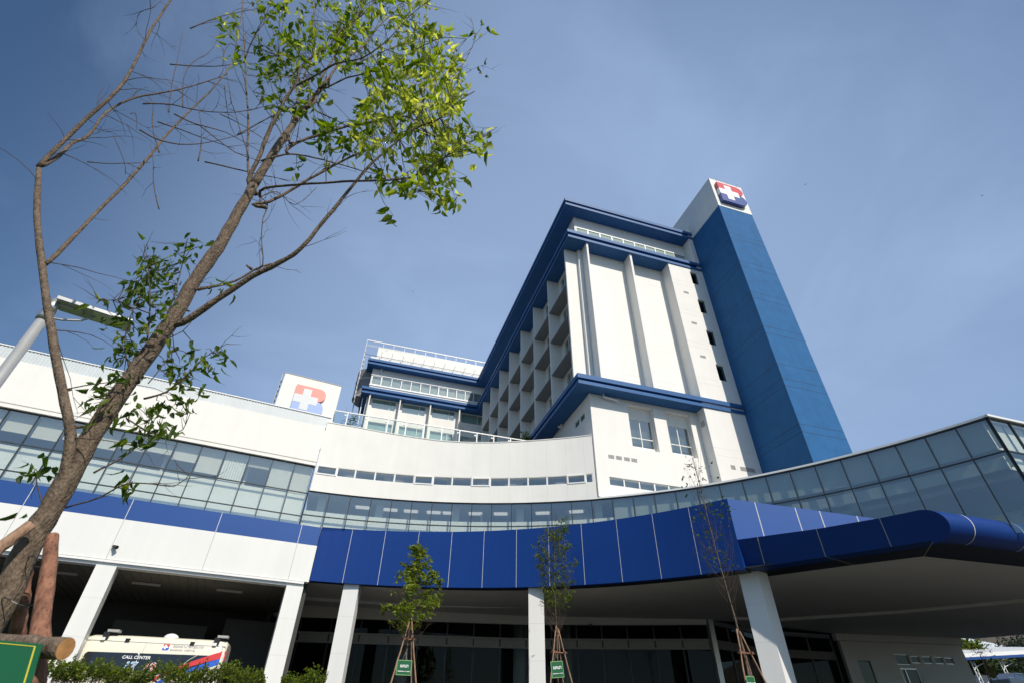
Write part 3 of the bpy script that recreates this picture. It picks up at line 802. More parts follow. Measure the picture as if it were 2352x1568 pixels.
    for x0, x1, z in ((14.76, 15.16, 15.1), (15.30, 15.70, 15.1), (15.86, 16.26, 15.1), (16.38, 16.78, 15.1)):
        v = MB()
        for i in range(6): v.lbox(Lf, x0, x1, 0.0, .018, z - .12 + i * .042, z - .12 + i * .042 + .026)
        v.build('louvre', 'louver', t)
    for x0, x1 in ((23.22, 23.56), (23.96, 25.10)):
        v = MB()
        for i in range(7): v.lbox(L, x0, x1, 0.0, .018, 15.1 + i * .042, 15.1 + i * .042 + .026)
        v.build('louvre', 'louver', t)
    v = MB(); v.box(22.16, 22.2, 26.12, 26.66, 18.15, 18.72); v.cur = 1; v.box(22.145, 22.16, 26.18, 26.60, 18.21, 18.66); v.build('louvre', ['white_metal', 'louver'], t)


build_tower()


def build_stair_tower():
    t = thing('stair_tower', (27.4, 26, 1.85), 'plain blue stair tower with white top, tallest block at the right', 'tower')
    x0, x1, y0, y1 = 25.66, 29.15, 21.84, 31.5
    b = MB(); b.box(x0, x1, y0, y1, 12.28, 38.43); b.cur = 1
    for z in (34.80, 34.15, 31.45, 30.79, 28.04, 27.41, 24.68, 24.03, 21.38, 20.16, 19.60, 16.75, 16.20):
        b.box(x0 - .003, x1 + .003, y0 - .003, y0, z, z + .035); b.box(x0 - .003, x0, y0, y1, z, z + .035)
    b.build('shaft', ['blue_wall', 'blue_dark_joint'], t)
    c = MB(); c.box(x0 - .02, x1 + .02, y0 - .02, y1, 38.43, 42.40); c.cur = 1
    c.box(x0 - .024, x1 + .024, y0 - .024, y0 - .02, 39.12, 39.16); c.box(x0 - .024, x0 - .02, y0, y1, 39.12, 39.16)
    c.build('white_top', ['white', 'faint_joint'], t)
    for i in range(3):
        f = MB(); x = 26.5 + i * 1.1; f.tube([(x, y0 + .05, 42.40), (x, y0 + .05, 42.52), (x, y0 - .25, 42.56)], .03, 6); f.build('flood_light', 'white_metal', t)
    L = lambda s, o, z: (s, y0 - .02 - o, z)
    lg = thing('emblem', (26.0, y0 - .02, 38.9), 'red and blue letter B emblem with white cross high on the blue tower', 'emblem')
    logo(lg, L, 26.02, 38.95, 2.72, 2.66, ('red', 'logo_blue', 'logo_white'), 0.33)
    ae = MB(); ae.tube([(25.9, 27.7, 42.4), (25.9, 27.7, 42.9)], .03, 6); ae.build('antenna', 'louver', t)


build_stair_tower()


def build_back_wing():
    t = thing('ward_wing', (6, 60, 1.85), 'white rear ward wing with green curtained windows, blue eaves and rooftop mesh screen', 'building')
    L = lambda s, o, z: (s, 57.45 - o, z)
    fins = [-.66, 3.05, 6.84, 10.6]
    holes = []; strips = []
    ex = [-.92, .33, 1.60, 2.85, 4.10, 5.33, 6.56, 7.68, 8.90, 10.10, 11.28, 12.40, 13.5]
    for i in range(12): strips.append((ex[i], ex[i + 1], 35.95, 37.28))
    wins = []
    for row in range(5):
        zt = 34.02 - 3.2 * row
        for f in fins:
            wins.append((f + .35, f + 3.30, zt - 1.38, zt))
    w = MB(); holes_wall(w, L, -1.02, 14.0, 16.1, 38.4, strips + wins, -.3, 0.0)
    w.box(-1.02, -.72, 57.75, 70, 16.1, 38.4); w.build('wall', 'white', t)
    for i, h in enumerate(strips): pane_frame(L, *h, .04, .09 if i in (0, 7) else .05, .09, t, 'glass', back='shade_green', bdepth=.15)
    for h in wins: pane_frame(L, *h, -.04, .06, .08, t, 'glass', verts=(h[0] + 2.2,), back='curtain', bdepth=.15)
    fr = MB(); fr.lbox(L, -1.08, 13.6, .0, .10, 35.78, 35.92); fr.lbox(L, -1.08, 12.2, .0, .10, 37.30, 37.38); fr.build('strip_frame', 'white_metal', t)
    for x in fins:
        f = MB(); f.box(x - .07, x + .07, 56.62, 57.45, 16.1, 34.06); f.build('fin', 'white', t)
    dp = MB(); dp.tube([(.05, 57.25, 38.3), (.05, 57.25, 37.75)], .12, 8); dp.build('drain_pipe', 'white_metal', t)
    # roof: set-back plant room with louvred band
    r = MB(); r.box(-.95, 24, 62, 72, 39.1, 45.0); r.cur = 1
    for z in np.arange(41.8, 43.2, .14): r.box(-.95, 24, 61.96, 62, z, z + .07)
    for x in np.arange(-.2, 14, 1.6): r.box(x, x + .08, 61.93, 62, 40.8, 43.3)
    r.build('plant_room', ['white', 'corrugated'], t)
    par = MB(); par.box(-1.6, 14, 57.6, 57.8, 39.15, 40.2); par.build('parapet', 'white', t)
    sc = thing('roof_screen', (5, 57, 39.1), 'white steel mesh screen frame around the roof of the rear wing', 'screen')
    y = 56.8
    m_ = MB(); m_.box(-2.48, 14.5, y - .05, y + .05, 41.98, 42.10); m_.build('top_rail', 'white_metal', sc)
    m_ = MB(); m_.box(-2.48, 14.5, y - .02, y + .02, 41.3, 41.34); m_.box(-2.46, 14.5, y + 1.3, y + 1.33, 40.72, 40.78); m_.box(-2.46, 14.5, y + 1.0, y + 1.03, 41.9, 41.94); m_.build('rail', 'lamp_metal', sc)
    for x in [-.3, 1.07, 2.5, 3.9, 5.3, 6.7, 8.1, 9.5, 10.9, 12.3, 13.7]:
        v = MB(); v.box(x - .02, x + .02, y - .02, y + .02, 40.65, 41.98); v.box(x - .02, x + .02, y, y + 1.5, 40.65, 40.69); v.build('post', 'lamp_metal', sc)
    g = MB()
    for z in np.arange(33.5, 42, .72): g.box(-2.48, -2.44, y, y + 4.4, z, z + .035)
    for yy in np.arange(y, y + 4.5, 1.1): g.box(-2.485, -2.435, yy - .03, yy + .03, 33.4, 42.0)
    g.build('side_mesh', 'lamp_metal', sc)
    st = thing('curved_balcony', (-1.8, 60, 35), 'rounded grey balcony drum at the left end of the rear wing', 'balcony')
    c = (-.9, 60.3)
    d = MB()
    for k in range(12):
        a0, a1 = -math.pi / 2 - k * math.pi / 14, -math.pi / 2 - (k + 1) * math.pi / 14
        for z0, z1 in ((37.55, 38.9), (35.1, 37.3)):
            P = [(c[0] + r * cos(a), c[1] + r * sin(a)) for r, a in ((1.9, a0), (1.9, a1), (1.78, a1), (1.78, a0))]
            d.prism(P, z0, z1)
    d.build('drum_wall', 'slab', st)
    d = MB(); d.prism([(c[0] + 1.95 * cos(-math.pi / 2 - k * math.pi / 12), c[1] + 1.95 * sin(-math.pi / 2 - k * math.pi / 12)) for k in range(13)], 34.9, 35.1)
    d.prism([(c[0] + 1.95 * cos(-math.pi / 2 - k * math.pi / 12), c[1] + 1.95 * sin(-math.pi / 2 - k * math.pi / 12)) for k in range(13)], 37.3, 37.55); d.build('floor_slab', 'louver', st)
    dp = MB(); dp.tube([(-2.35, 59, 34.9), (-1.5, 57.9, 34.3), (-1.4, 57.6, 30)], .06, 6); dp.build('drain_pipe', 'white_metal', st)


build_back_wing()


# ================================================================== entrance canopy
def zbot(t): return 7.50 - .40 * max(0, min(1, (t - 4.6) / 53.4))


def build_canopy():
    t = thing('entrance_canopy', (10, 25, 7.1), 'sweeping royal blue panelled entrance canopy with rounded nose and beige ceiling', 'canopy')
    tv = [4.6, 8.6, 13.0, 17.5, 22.0, 26.4, 30.8, 35.1, 39.5, 44.1, 48.7, 53.2, 57.85]
    f = MB(); f.arc(FC, FR, FR + .3, tv[0], tv[-1], 0, 10.35, 40, zf0=zbot); f.cur = 1
    for a in tv[1:-1]: f.arc(FC, FR - .004, FR, a - .024, a + .024, 0, 10.35, 1, zf0=zbot)
    f.build('fascia', ['blue_panel', 'pale_joint'], t)
    C1 = Vector(pol(FC, FR, 57.85)); C2 = Vector((19.2, 17.4)); C3 = Vector((20.5, 15.4)); C4 = Vector((21.27, 14.18))
    # lighter blue end face of the tall fascia, its top falling away towards the glass
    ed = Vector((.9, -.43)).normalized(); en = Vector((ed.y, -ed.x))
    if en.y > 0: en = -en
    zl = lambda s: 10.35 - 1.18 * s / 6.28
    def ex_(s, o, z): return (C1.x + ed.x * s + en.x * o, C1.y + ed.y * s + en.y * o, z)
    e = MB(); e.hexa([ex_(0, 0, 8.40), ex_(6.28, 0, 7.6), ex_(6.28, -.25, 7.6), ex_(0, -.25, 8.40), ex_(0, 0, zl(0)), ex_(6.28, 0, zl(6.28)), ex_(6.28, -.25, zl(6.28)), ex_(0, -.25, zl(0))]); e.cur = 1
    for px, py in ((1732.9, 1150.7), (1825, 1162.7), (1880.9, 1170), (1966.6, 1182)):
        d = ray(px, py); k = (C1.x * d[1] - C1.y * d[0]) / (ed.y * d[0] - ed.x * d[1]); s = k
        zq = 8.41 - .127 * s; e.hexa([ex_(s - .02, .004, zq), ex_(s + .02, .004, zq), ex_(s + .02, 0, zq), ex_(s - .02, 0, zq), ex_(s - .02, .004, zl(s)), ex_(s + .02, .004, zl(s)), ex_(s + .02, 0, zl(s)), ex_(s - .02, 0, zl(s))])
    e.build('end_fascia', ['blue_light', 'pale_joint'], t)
    # low fascia towards the nose
    pts = [C1, C2, C3, C4]; zt_ = [8.41, 8.24, 8.22, 8.25]; lo = MB()
    inn = [Vector((18.0, 20.6)), Vector((19.8, 17.9)), Vector((21.1, 15.9)), Vector((21.9, 14.6))]
    k_ = 6.2 / 6.1; pts[0] = C1 + (C1 - C2) * .13; inn[0] = Vector((17.7, 21.1)); ptb = [p * k_ for p in pts]; zb_ = [7.2, 7.2, 7.2, 7.2]
    for i in range(3):
        q4 = (ptb[i], ptb[i + 1], inn[i + 1] * k_, inn[i] * k_); zq4 = (zb_[i], zb_[i + 1], zb_[i + 1], zb_[i])
        lo.hexa([(v.x, v.y, z) for v, z in zip(q4, zq4)] + [(v.x, v.y, z) for v, z in zip((pts[i], pts[i + 1], inn[i + 1], inn[i]), (zt_[i], zt_[i + 1], zt_[i + 1], zt_[i]))])
    lo.cur = 1
    for q, q2, zq in ((C1 + (C2 - C1) * .27, C1 + (C2 - C1) * .27, 8.36), (C2, C2, 8.237), (C3, C3, 8.217)):
        kq = 1 + .0164; d = (C3 - C1).normalized(); nn = Vector((d.y, -d.x)); nn = nn if nn.x < 0 else -nn; h = d * .016; o = nn * (.035 if zq == 8.36 else .008)
        lo.hexa([((v * kq).x, (v * kq).y, 7.1 + (kq - 1) * 6.1) for v in (q - h + o, q + h + o, q + h, q - h)] + [(v.x, v.y, zq) for v in (q2 - h + o, q2 + h + o, q2 + h - o, q2 - h - o)])
    lo.build('low_fascia', ['blue_panel', 'joint'], t)
    # rounded front edge, running to the right
    yb = 14.25; n = 18; prof = []
    for i in range(n + 1):
        a = rad(90 + 180 * i / n); prof.append((yb + .62 * cos(a), 7.675 + .578 * sin(a)))
    bn = MB(); bn.smooth = True; xs = [21.27, 22.9, 25.6, 28.3, 31, 34, 37, 40, 44]
    k0 = len(bn.v)
    for i, x in enumerate(xs):
        for yy, zz in prof:
            kk = 1 + .0164 * max(0, 8.25 - zz) / 1.05 if i == 0 else 1; bn.v.append(((x + ((14.18 - yy) * .63 if i == 0 else 0)) * kk, yy * kk, zz))
    for i in range(len(xs) - 1):
        for j in range(n): a = k0 + i * (n + 1) + j; bn.face((a, a + 1, a + n + 2, a + n + 1))
    bn.smooth = False; bn.add([bn.v[k0 + j] for j in range(n + 1)], [tuple(range(n + 1))])
    bn.cur = 1; bn.smooth = True
    for x in xs[1:-1]:
        k0 = len(bn.v)
        for xx in (x - .02, x + .02):
            for yy, zz in prof: bn.v.append((xx, yb + (yy - yb) * 1.012, 7.675 + (zz - 7.675) * 1.012))
        for j in range(n): a = k0 + j; bn.face((a, a + 1, a + n + 2, a + n + 1))
    bn.build('rounded_edge', ['blue_panel', 'pale_joint'], t)
    # roof and undersides
    arc_in = [pol(FC, FR + .55 + .35 * sstep(10, 40, a), a) for a in tv]
    und = MB()
    A0 = [pol(FC, FR + .02, a) for a in tv]
    zz = [zbot(a) + .01 for a in tv]
    for i in range(len(tv) - 1):
        und.prism([A0[i], A0[i + 1], arc_in[i + 1], arc_in[i]], [zz[i], zz[i + 1], zz[i + 1], zz[i]], [zz[i] + .06, zz[i + 1] + .06, zz[i + 1] + .06, zz[i] + .06])
    k_ = 6.2 / 6.1; I = [Vector(arc_in[-1]), Vector((19.23, 21.01)) * k_, Vector((21.34, 18.02)) * k_, Vector((22.89, 16.02)) * k_, Vector((44, 15.3))]
    O = [C1 * 1.004, (C1 + (C2 - C1) * .4) * k_, (C2 + (C3 - C2) * .4) * k_, (C4 + Vector((.02, .04))) * k_, Vector((44, 14.4))]; zo = [7.16, 7.205, 7.205, 7.205, 7.205]
    for i in range(4):
        und.prism([O[i], O[i + 1], I[i + 1], I[i]], [zo[i], zo[i + 1], 7.21, 7.21], [zo[i] + .05, zo[i + 1] + .05, 7.26, 7.26])
    und.cur = 1
    for a, b in ((C2 * k_, Vector((21.34, 18.02)) * k_), ((C4 + Vector((0, .05))) * k_, Vector((22.89, 16.02)) * k_)):
        d = (b - a).normalized(); nn = Vector((-d.y, d.x)) * .016; und.prism([a - nn, a + nn, b + nn, b - nn], 7.197, 7.202)
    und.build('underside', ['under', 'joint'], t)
    back = [(-3.4, 39.9), (2.0, 38.8), (4.8, 38.3), (7.5, 37.8), (10, 37.3), (12.6, 36.7), (15, 35.8), (17, 35.1), (18.8, 34.3), (20.5, 33.7), (22, 33.0), (23.5, 32.2), (25.5, 32.0)]
    ce = MB()
    zc = [z + .07 for z in zz]
    for i in range(len(tv) - 1):
        ce.prism([arc_in[i], arc_in[i + 1], back[i + 1], back[i]], [zc[i], zc[i + 1], zc[i + 1], zc[i]], [zc[i] + .05, zc[i + 1] + .05, zc[i + 1] + .05, zc[i] + .05])
    rp = [I[0], I[1], I[2], I[3], Vector((44, 15.0)), Vector((48, 27.5)), Vector((46.2, 31.4)), Vector((35, 33.4)), Vector((25.5, 32.0))]
    ce.prism(rp, 7.215, 7.262)
    ce.build('ceiling', 'ceiling', t)
    stp = MB(); stp.prism([(24.4, 30.6), (27.4, 30.0), (32.3, 25.1), (34.6, 21.8), (37, 18), (42, 18), (39.8, 23.5), (34.8, 27.3), (29.3, 32.0), (27, 33)], 7.05, 7.214); stp.build('ceiling_step', 'ceiling', t)
    for px, py in ((1867, 1607 - 0), (2045, 1586 - 0), (1865, 1388), (2375, 1345), (2060, 1402), (1990, 1432), (2130, 1370)):
        if py > 1567: continue
        q = at_z(px, py, 7.17)
        d = MB(); d.tube([(q.x, q.y, 7.20), (q.x, q.y, 7.216)], .11, 12); d.build('downlight', 'louver', t)
    rf = MB(); rf.prism([Vector(pol(FC, FR + .3, a)) for a in tv[:-1]] + [Vector((19.5, 21.5)), Vector((12, 28.0)), Vector((-1, 33))], 8.9, 9.0); rf.prism([inn[0], inn[1], inn[2], inn[3], Vector((44, 14.6)), Vector((44, 20.5)), Vector((23.5, 20.5)), Vector((23.0, 17.6)), Vector((18.2, 20.0))], 7.7, 7.85)
    rf.build('roof', 'roof', t)


build_canopy()


def build_columns():
    def col(poly, z1, label, seams):
        c = Vector((sum(p[0] for p in poly) / 4, sum(p[1] for p in poly) / 4)); g = gz(c.x, c.y)
        t = thing('canopy_column', (c.x, c.y, g), label, 'column', 'white clad columns under the canopy')
        b = MB(); b.prism(poly, g - .2, z1); b.build('shaft', 'white_panel', t)
        s = MB(); P = [Vector(p[:2]) for p in poly]
        for z in seams:
            s.prism([c + (p - c) * 1.006 for p in P], z, z + .022)
        s.build('panel_seam', 'faint_joint', t)
        k = MB(); k.prism([c + (p - c) * 1.08 for p in P], g, g + .12); k.build('plinth', 'louver', t)
    def lw(s0, s1): return [LW(s0, .06, 0)[:2], LW(s1, .06, 0)[:2], LW(s1, -.78, 0)[:2], LW(s0, -.78, 0)[:2]]
    q = [at_plane(*p, A, B) for p in ((659.4, 1339.5), (698.2, 1341.7), (219.8, 1299.7), (266.7, 1304.9))]
    sv = [(Vector((p.x, p.y)) - A).dot(U) for p in q]
    col(lw(sv[2], sv[3]), 7.14, 'white square column directly left of the ambulance, joint line down its face', (5.75, 4.2))
    col(lw(sv[0], sv[1]), 7.14, 'white square column just right of the ambulance, where white cladding ends', (5.6, 4.0))
    def fcol(p0, p1, dep, z1, label, seams):
        a = Vector(p0); b = Vector(p1); d = (b - a).normalized(); nn = Vector((-d.y, d.x)) * dep; a = a * 1.008; b = b * 1.008
        col([a, b, b + nn, a + nn], z1, label, seams)
    fcol((.35, 31.43), (1.14, 31.25), .8, 7.50, 'white square column between the ambulance bay and the bushy staked tree', (5.9, 4.2))
    fcol((9.70, 27.86), (10.46, 27.60), .8, 7.42, 'white square column with leafy tree shadows, directly left of the sparse middle tree', (5.6, 3.95))
    P0, P1, P2 = Vector((17.19, 20.5)) * 1.036, Vector((17.77, 19.94)) * 1.036, Vector((18.47, 20.15)) * 1.036
    col([P0, P1, P2, P0 + P2 - P1], 7.23, 'grey-white shaded column under the canopy nose, showing two faces', (5.85, 4.35))


build_columns()


def build_lobby():
    t = thing('entrance_hall', (12, 38, 1.85), 'dark glazed entrance hall behind the columns under the canopy', 'lobby')
    P = [Vector(p) for p in ((-3.6, 40.0), (2.0, 38.8), (7.5, 37.8), (12.6, 36.7), (18.8, 34.3), (23.5, 32.2))]
    bk = MB(); md_ = MB(); gl = MB(); fr = MB()
    for i in range(len(P) - 1):
        a, b = P[i], P[i + 1]; d = (b - a).normalized(); nn = Vector((d.y, -d.x)); ln = (b - a).length
        L = lambda s, o, z, a=a, d=d, nn=nn: (a.x + d.x * s + nn.x * o, a.y + d.y * s + nn.y * o, z)
        bk.lbox(L, 0, ln, -.2, .15, 6.92, 8.2)
        fr.lbox(L, 0, ln, -.1, .12, 6.02, 6.12); fr.lbox(L, 0, ln, -.1, .12, 5.52, 5.62)
        fr.lbox(L, 0, ln, -.06, .04, 5.62, 6.02)
        k = max(1, round(ln / 1.7))
        for j in range(k + 1): md_.lbox(L, ln * j / k - .045, ln * j / k + .045, -.08, .06, 1.85, 6.92)
        gl.lbox(L, 0, ln, -.01, .0, 6.12, 6.92); gl.lbox(L, 0, ln, -.01, .0, 1.9, 5.52)
    bk.build('bulkhead', 'ceiling', t); fr.build('transom', paint('transom_grey', (.30, .29, .26), .6, .05, 2), t); md_.build('mullion', 'mullion', t); gl.build('glass_wall', 'glass_lobby', t)
    p = MB(); a = Vector((23.6, 32.1)); p.box(23.5, 23.85, 31.9, 32.3, 1.85, 7.2); p.build('end_post', 'alu', t)
    P2 = [Vector((23.8, 32.2)), Vector((29, 34.2)), Vector((35.2, 34.0))]
    g2 = MB(); f2 = MB()
    for i in range(2):
        a, b = P2[i], P2[i + 1]; d = (b - a).normalized(); nn = Vector((d.y, -d.x)); ln = (b - a).length
        L = lambda s, o, z, a=a, d=d, nn=nn: (a.x + d.x * s + nn.x * o, a.y + d.y * s + nn.y * o, z)
        g2.lbox(L, 0, ln, -.01, 0, 1.9, 5.6); g2.lbox(L, 0, ln, -.01, 0, 6.1, 7.0); f2.lbox(L, 0, ln, -.1, .1, 5.6, 6.1); f2.lbox(L, 0, ln, -.2, .1, 6.95, 7.2)
        for j in range(4): f2.lbox(L, ln * j / 3 - .05, ln * j / 3 + .05, -.1, .06, 1.9, 7.0)
    g2.build('glass_wall', 'glass_lobby', t); f2.build('transom', paint('transom_dark', (.14, .135, .12), .6, .05, 2), t)
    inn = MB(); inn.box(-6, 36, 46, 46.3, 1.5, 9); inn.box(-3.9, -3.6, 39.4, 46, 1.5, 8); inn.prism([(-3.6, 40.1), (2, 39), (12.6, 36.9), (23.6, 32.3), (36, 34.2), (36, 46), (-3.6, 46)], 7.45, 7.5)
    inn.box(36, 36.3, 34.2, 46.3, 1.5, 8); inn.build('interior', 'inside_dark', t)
    fl = MB(); fl.prism([(-3.6, 39.9), (2, 38.7), (12.6, 36.6), (23.6, 32.1), (36, 34), (36, 46), (-3.6, 46)], 1.87, 1.93); fl.build('floor', 'floor_in', t)
    for x, y in ((5.2, 41), (13.2, 40), (16.5, 39.4)):
        c = MB(); c.tube([(x, y, 1.9), (x, y, 7.45)], .42, 16); c.build('round_pillar', 'inside', t)
    ds = MB(); ds.box(10, 12.4, 42.5, 43.1, 1.9, 3.0); ds.build('reception_desk', 'inside', t)


build_lobby()
q = at_y(1572, 1421, 35.0)
build_cctv('security_camera', (16.6, 35.1, 6.95), (-.5, -.85, -.3), 'small grey camera fixed to the bulkhead above the entrance hall glass')


def build_annex():
    t = thing('side_building', (40, 33, 2.9), 'shaded white annex wall with five small high windows under the canopy', 'building')
    a = Vector((35.2, 33.2)); u = (Vector((46, 31.3)) - a).normalized(); nn = Vector((u.y, -u.x))
    L = lambda s, o, z: (a.x + u.x * s + nn.x * o, a.y + u.y * s + nn.y * o, z)
    wins = [(3.9, 5.02, 5.38, 6.03), (5.16, 5.88, 5.5, 5.95), (6.08, 6.80, 5.5, 5.95), (7.0, 7.72, 5.5, 5.95), (7.88, 8.55, 5.5, 5.92)]
    drs = [(4.02, 5.42, 2.0, 5.18)]
    pan = [(.9, 1.87, 2.0, 5.55)]
    w = MB(); holes_wall(w, L, 0, 9.62, 1.8, 6.74, wins + drs + pan, -.3, 0.0); w.lbox(L, -.2, 9.9, -.35, .06, 6.76, 7.2)
    w.lbox(L, 9.3, 9.6, -9, -.3, 1.8, 7.2)
    w.build('wall', paint('annex_wall', (.62, .60, .56), .8, .04, .8), t)
    for h in wins: pane_frame(L, *h, -.05, .05, .08, t, 'glass_dark', fmat='alu', back='inside_dark')
    fo = pane_frame(L, 4.02, 5.42, 2.0, 5.18, -.05, .08, .1, t, 'glass_dark', name='door', verts=(4.42,), fmat='alu', back='inside_dark')
    pane_frame(L, .9, 1.87, 2.0, 5.55, -.05, .03, .06, t, 'glass_dark', fmat='mullion', back='inside_dark')


build_annex()

# ================================================================== ambulance
def build_ambulance():
    x0, x1, y0, y1 = -11.9, -4.48, 31.25, 33.15; g = gz(-7, 31)
    t = thing('ambulance', (-7.6, 32.2, g), 'cream white ambulance van with red and blue swoosh, parked behind the hedge', 'ambulance')
    b = MB(); b.smooth = True
    def section(x, top, ins, nose):
        P = [(y0 + .06 + ins, g + .35), (y0 + ins, g + .75), (y0 + ins, g + 1.5), (y0 + .05 + ins, g + 1.95), (y0 + .16 + ins, top - .24), (y0 + .24 + ins, top - .09), (y0 + .42 + ins, top)]
        return [(x, y, z) for y, z in P] + [(x, y0 + y1 - y, z) for y, z in reversed(P)]
    st = [(x0, g + 1.15, .12, 1), (x0 + .25, g + 1.35, .03, 1), (x0 + .55, g + 1.7, .0, 0), (x0 + 1.25, g + 2.48, .0, 0), (x0 + 1.7, g + 2.62, 0, 0), (x0 + 3.2, g + 2.66, 0, 0), (x1 - .4, g + 2.66, 0, 0), (x1 - .10, g + 2.62, .02, 0), (x1, g + 2.5, .10, 0)]
    secs = []
    for x, top, ins, k in st:
        q = section(x, max(top, g + 1.1), ins, k)
        q = [(px, py, min(pz, top)) for px, py, pz in q]; secs.append(q)
    n = len(secs[0])
    for q in secs: b.v.extend(q)
    for i in range(len(secs) - 1):
        for j in range(n - 1): a = i * n + j; b.face((a, a + 1, a + n + 1, a + n))
        b.face((i * n + n - 1, i * n, i * n + n, i * n + 2 * n - 1))
    b.smooth = False; b.face(list(range(n))); b.face([(len(secs) - 1) * n + j for j in range(n - 1, -1, -1)])
    b.build('body', 'van', t)
    # side glass band: a sheet that follows the leaning side of the body
    def side(x, z, out):
        zz = z - g
        yy = float(np.interp(zz, [.35, .75, 1.5, 1.95, 2.42, 2.57], [y0 + .06, y0, y0, y0 + .05, y0 + .16, y0 + .24]))
        return (x, yy - out, z)
    def patch(poly, out, mat, name, parent, th=.006):
        mb = MB(); k = len(poly); mb.add([side(x, z, out) for x, z in poly] + [side(x, z, out - th) for x, z in poly], [tuple(range(k)), tuple(range(2 * k - 1, k - 1, -1))] + [(i, k + i, k + (i + 1) % k, (i + 1) % k) for i in range(k)])
        return mb.build(name, mat, parent)
    zb_, zt_ = 3.05, 3.79
    def zt(x): return 3.80 + .012 * (x + 7.5)
    for a, c in ((-10.18, -8.05), (-8.02, -4.98)):
        patch([(a + (.05 if a < -9 else 0), zb_), (c - .05, zb_), (c, zb_ + .06), (c, zt(c) - .07), (c - .07, zt(c)), (a + (.09 if a < -9 else 0), zt(a)), (a, zt(a) - .09), (a, zb_ + .06)], .032, 'van_glass', 'side_window', t, .03)
    # swoosh
    def swoosh(off, w, x_end, mat, out):
        up = []; dn = []
        for i in range(13):
            k = i / 12; x = -7.1 + (x_end + 7.1) * k; z = 2.75 + (1.02) * (k ** .75) * .98 + off
            up.append((x, z + w * (.35 + .65 * k))); dn.append((x, z))
        mb = MB(); n = 13
        mb.add([side(x, z, out) for x, z in dn] + [side(x, z, out) for x, z in up], [(i, i + 1, n + i + 1, n + i) for i in range(n - 1)])
        mb.build('swoosh', mat, t)
    M['swoosh_red'] = paint('swoosh_red', (.62, .05, .05), .25, .03, 1); M['swoosh_blue'] = paint('swoosh_blue', (.035, .13, .62), .25, .03, 1)
    swoosh(-.02, .30, -4.60, 'swoosh_red', .046); swoosh(-.27, .25, -4.60, 'swoosh_blue', .050); swoosh(-.50, .22, -4.60, 'van', .042)
    c = MB(); pts = [side(-6.05 + .42 * k, 3.45 + .36 * k ** .7, .038) for k in np.linspace(0, 1, 8)]; c.tube(pts, .014, 5); c.build('swoosh_line', 'van', t)
    # seams, gutter, lights on the roof edge
    s = MB()
    s.add([], [])
    for i in range(12):
        xa, xb = -10.4 + i * .49, -10.4 + (i + 1) * .49
        s.hexa([side(xa, 4.225, .012), side(xb, 4.23, .012), side(xb, 4.23, -.01), side(xa, 4.225, -.01), side(xa, 4.245, .012), side(xb, 4.25, .012), side(xb, 4.25, -.01), side(xa, 4.245, -.01)])
    for x in (-7.95, -4.66):
        for z in (3.82, 4.03): s.hexa([side(x, z, .006), side(x + .014, z, .006), side(x + .014, z, -.01), side(x, z, -.01), side(x, z + .2, .006), side(x + .014, z + .2, .006), side(x + .014, z + .2, -.01), side(x, z + .2, -.01)])
    s.build('body_seam', 'joint', t)
    for x in (-8.75, -6.02):
        f = MB(); p = side(x, 4.27, .03); f.box(x - .09, x + .09, p[1] - .05, p[1] + .06, 4.24, 4.36); f.build('marker_light', 'dark', t)
    for x in (-9.72, -5.02):
        f = MB(); f.box(x - .10, x + .14, y0 + .10, y0 + .30, 4.28, 4.58); f.cur = 1; f.box(x - .10, x + .06, y0 + .05, y0 + .13, 4.24, 4.36)
        f.cur = 2; f.box(x - .02, x + .46, y0 + .18, y0 + .55, 4.60, 4.70); f.build('roof_lamp', ['dark', 'logo_white', 'louver'], t)
    dm = MB(); dm.smooth = True
    c0 = Vector((-7.15, y0 + .8, g + 2.66))
    for i in range(5):
        a = i / 4 * math.pi / 2
        for j in range(14): dm.v.append((c0.x + .34 * cos(a) * cos(j * math.tau / 14), c0.y + .34 * cos(a) * sin(j * math.tau / 14), c0.z + .22 * sin(a)))
    for i in range(4):
        for j in range(14): dm.face((i * 14 + j, i * 14 + (j + 1) % 14, (i + 1) * 14 + (j + 1) % 14, (i + 1) * 14 + j))
    dm.build('roof_vent', 'logo_white', t)
    for x in (x0 + 1.15, x1 - 1.25):
        for yy in (y0 + .12, y1 - .12):
            w = MB(); w.tube([(x, yy - .11, g + .34), (x, yy + .11, g + .34)], .34, 20); wo = w.build('wheel', 'dark', t)
            w = MB(); sgn = -1 if yy < 32 else 1; w.tube([(x, yy + sgn * .10, g + .34), (x, yy + sgn * .125, g + .34)], .2, 14); w.build('rim', 'alu', wo)
    mr_ = MB(); mr_.box(x1 - .03, x1 + .05, y0 + .18, y0 + .26, g + 1.55, g + 2.2); mr_.build('tail_light', 'red', t)
    mr_ = MB(); mr_.box(x1, x1 + .10, y0 + .10, y0 + .2, 3.35, 3.62); mr_.build('rear_handle', 'dark', t)
    # writing
    ux = (1, 0, .012); uz = (0, .12, 1); uz2 = (0, .24, 1)
    p = side(-8.66, 3.56, .05); text_part('lettering', 'CALL CENTER', .17, p, ux, uz, 'logo_white', t, .003, shear=.12, xs=1.06, bold=.004)
    M['num_blue'] = paint('number_blue', (.06, .30, .52), .3, .02, 1)
    p = side(-8.52, 3.09, .050); text_part('lettering', '17', .50, p, ux, uz, 'logo_white', t, .002, shear=.2, bold=.022)
    p = side(-8.50, 3.10, .056); text_part('lettering', '17', .48, p, ux, uz, 'num_blue', t, .002, shear=.2, bold=.0)
    p = side(-7.72, 3.09, .050); text_part('lettering', '19', .50, p, ux, uz, 'logo_white', t, .002, shear=.2, bold=.022)
    p = side(-7.70, 3.10, .056); text_part('lettering', '19', .48, p, ux, uz, 'swoosh_red', t, .002, shear=.2, bold=.0)
    M['ink'] = paint('faded_ink', (.30, .31, .38), .5, .02, 1)
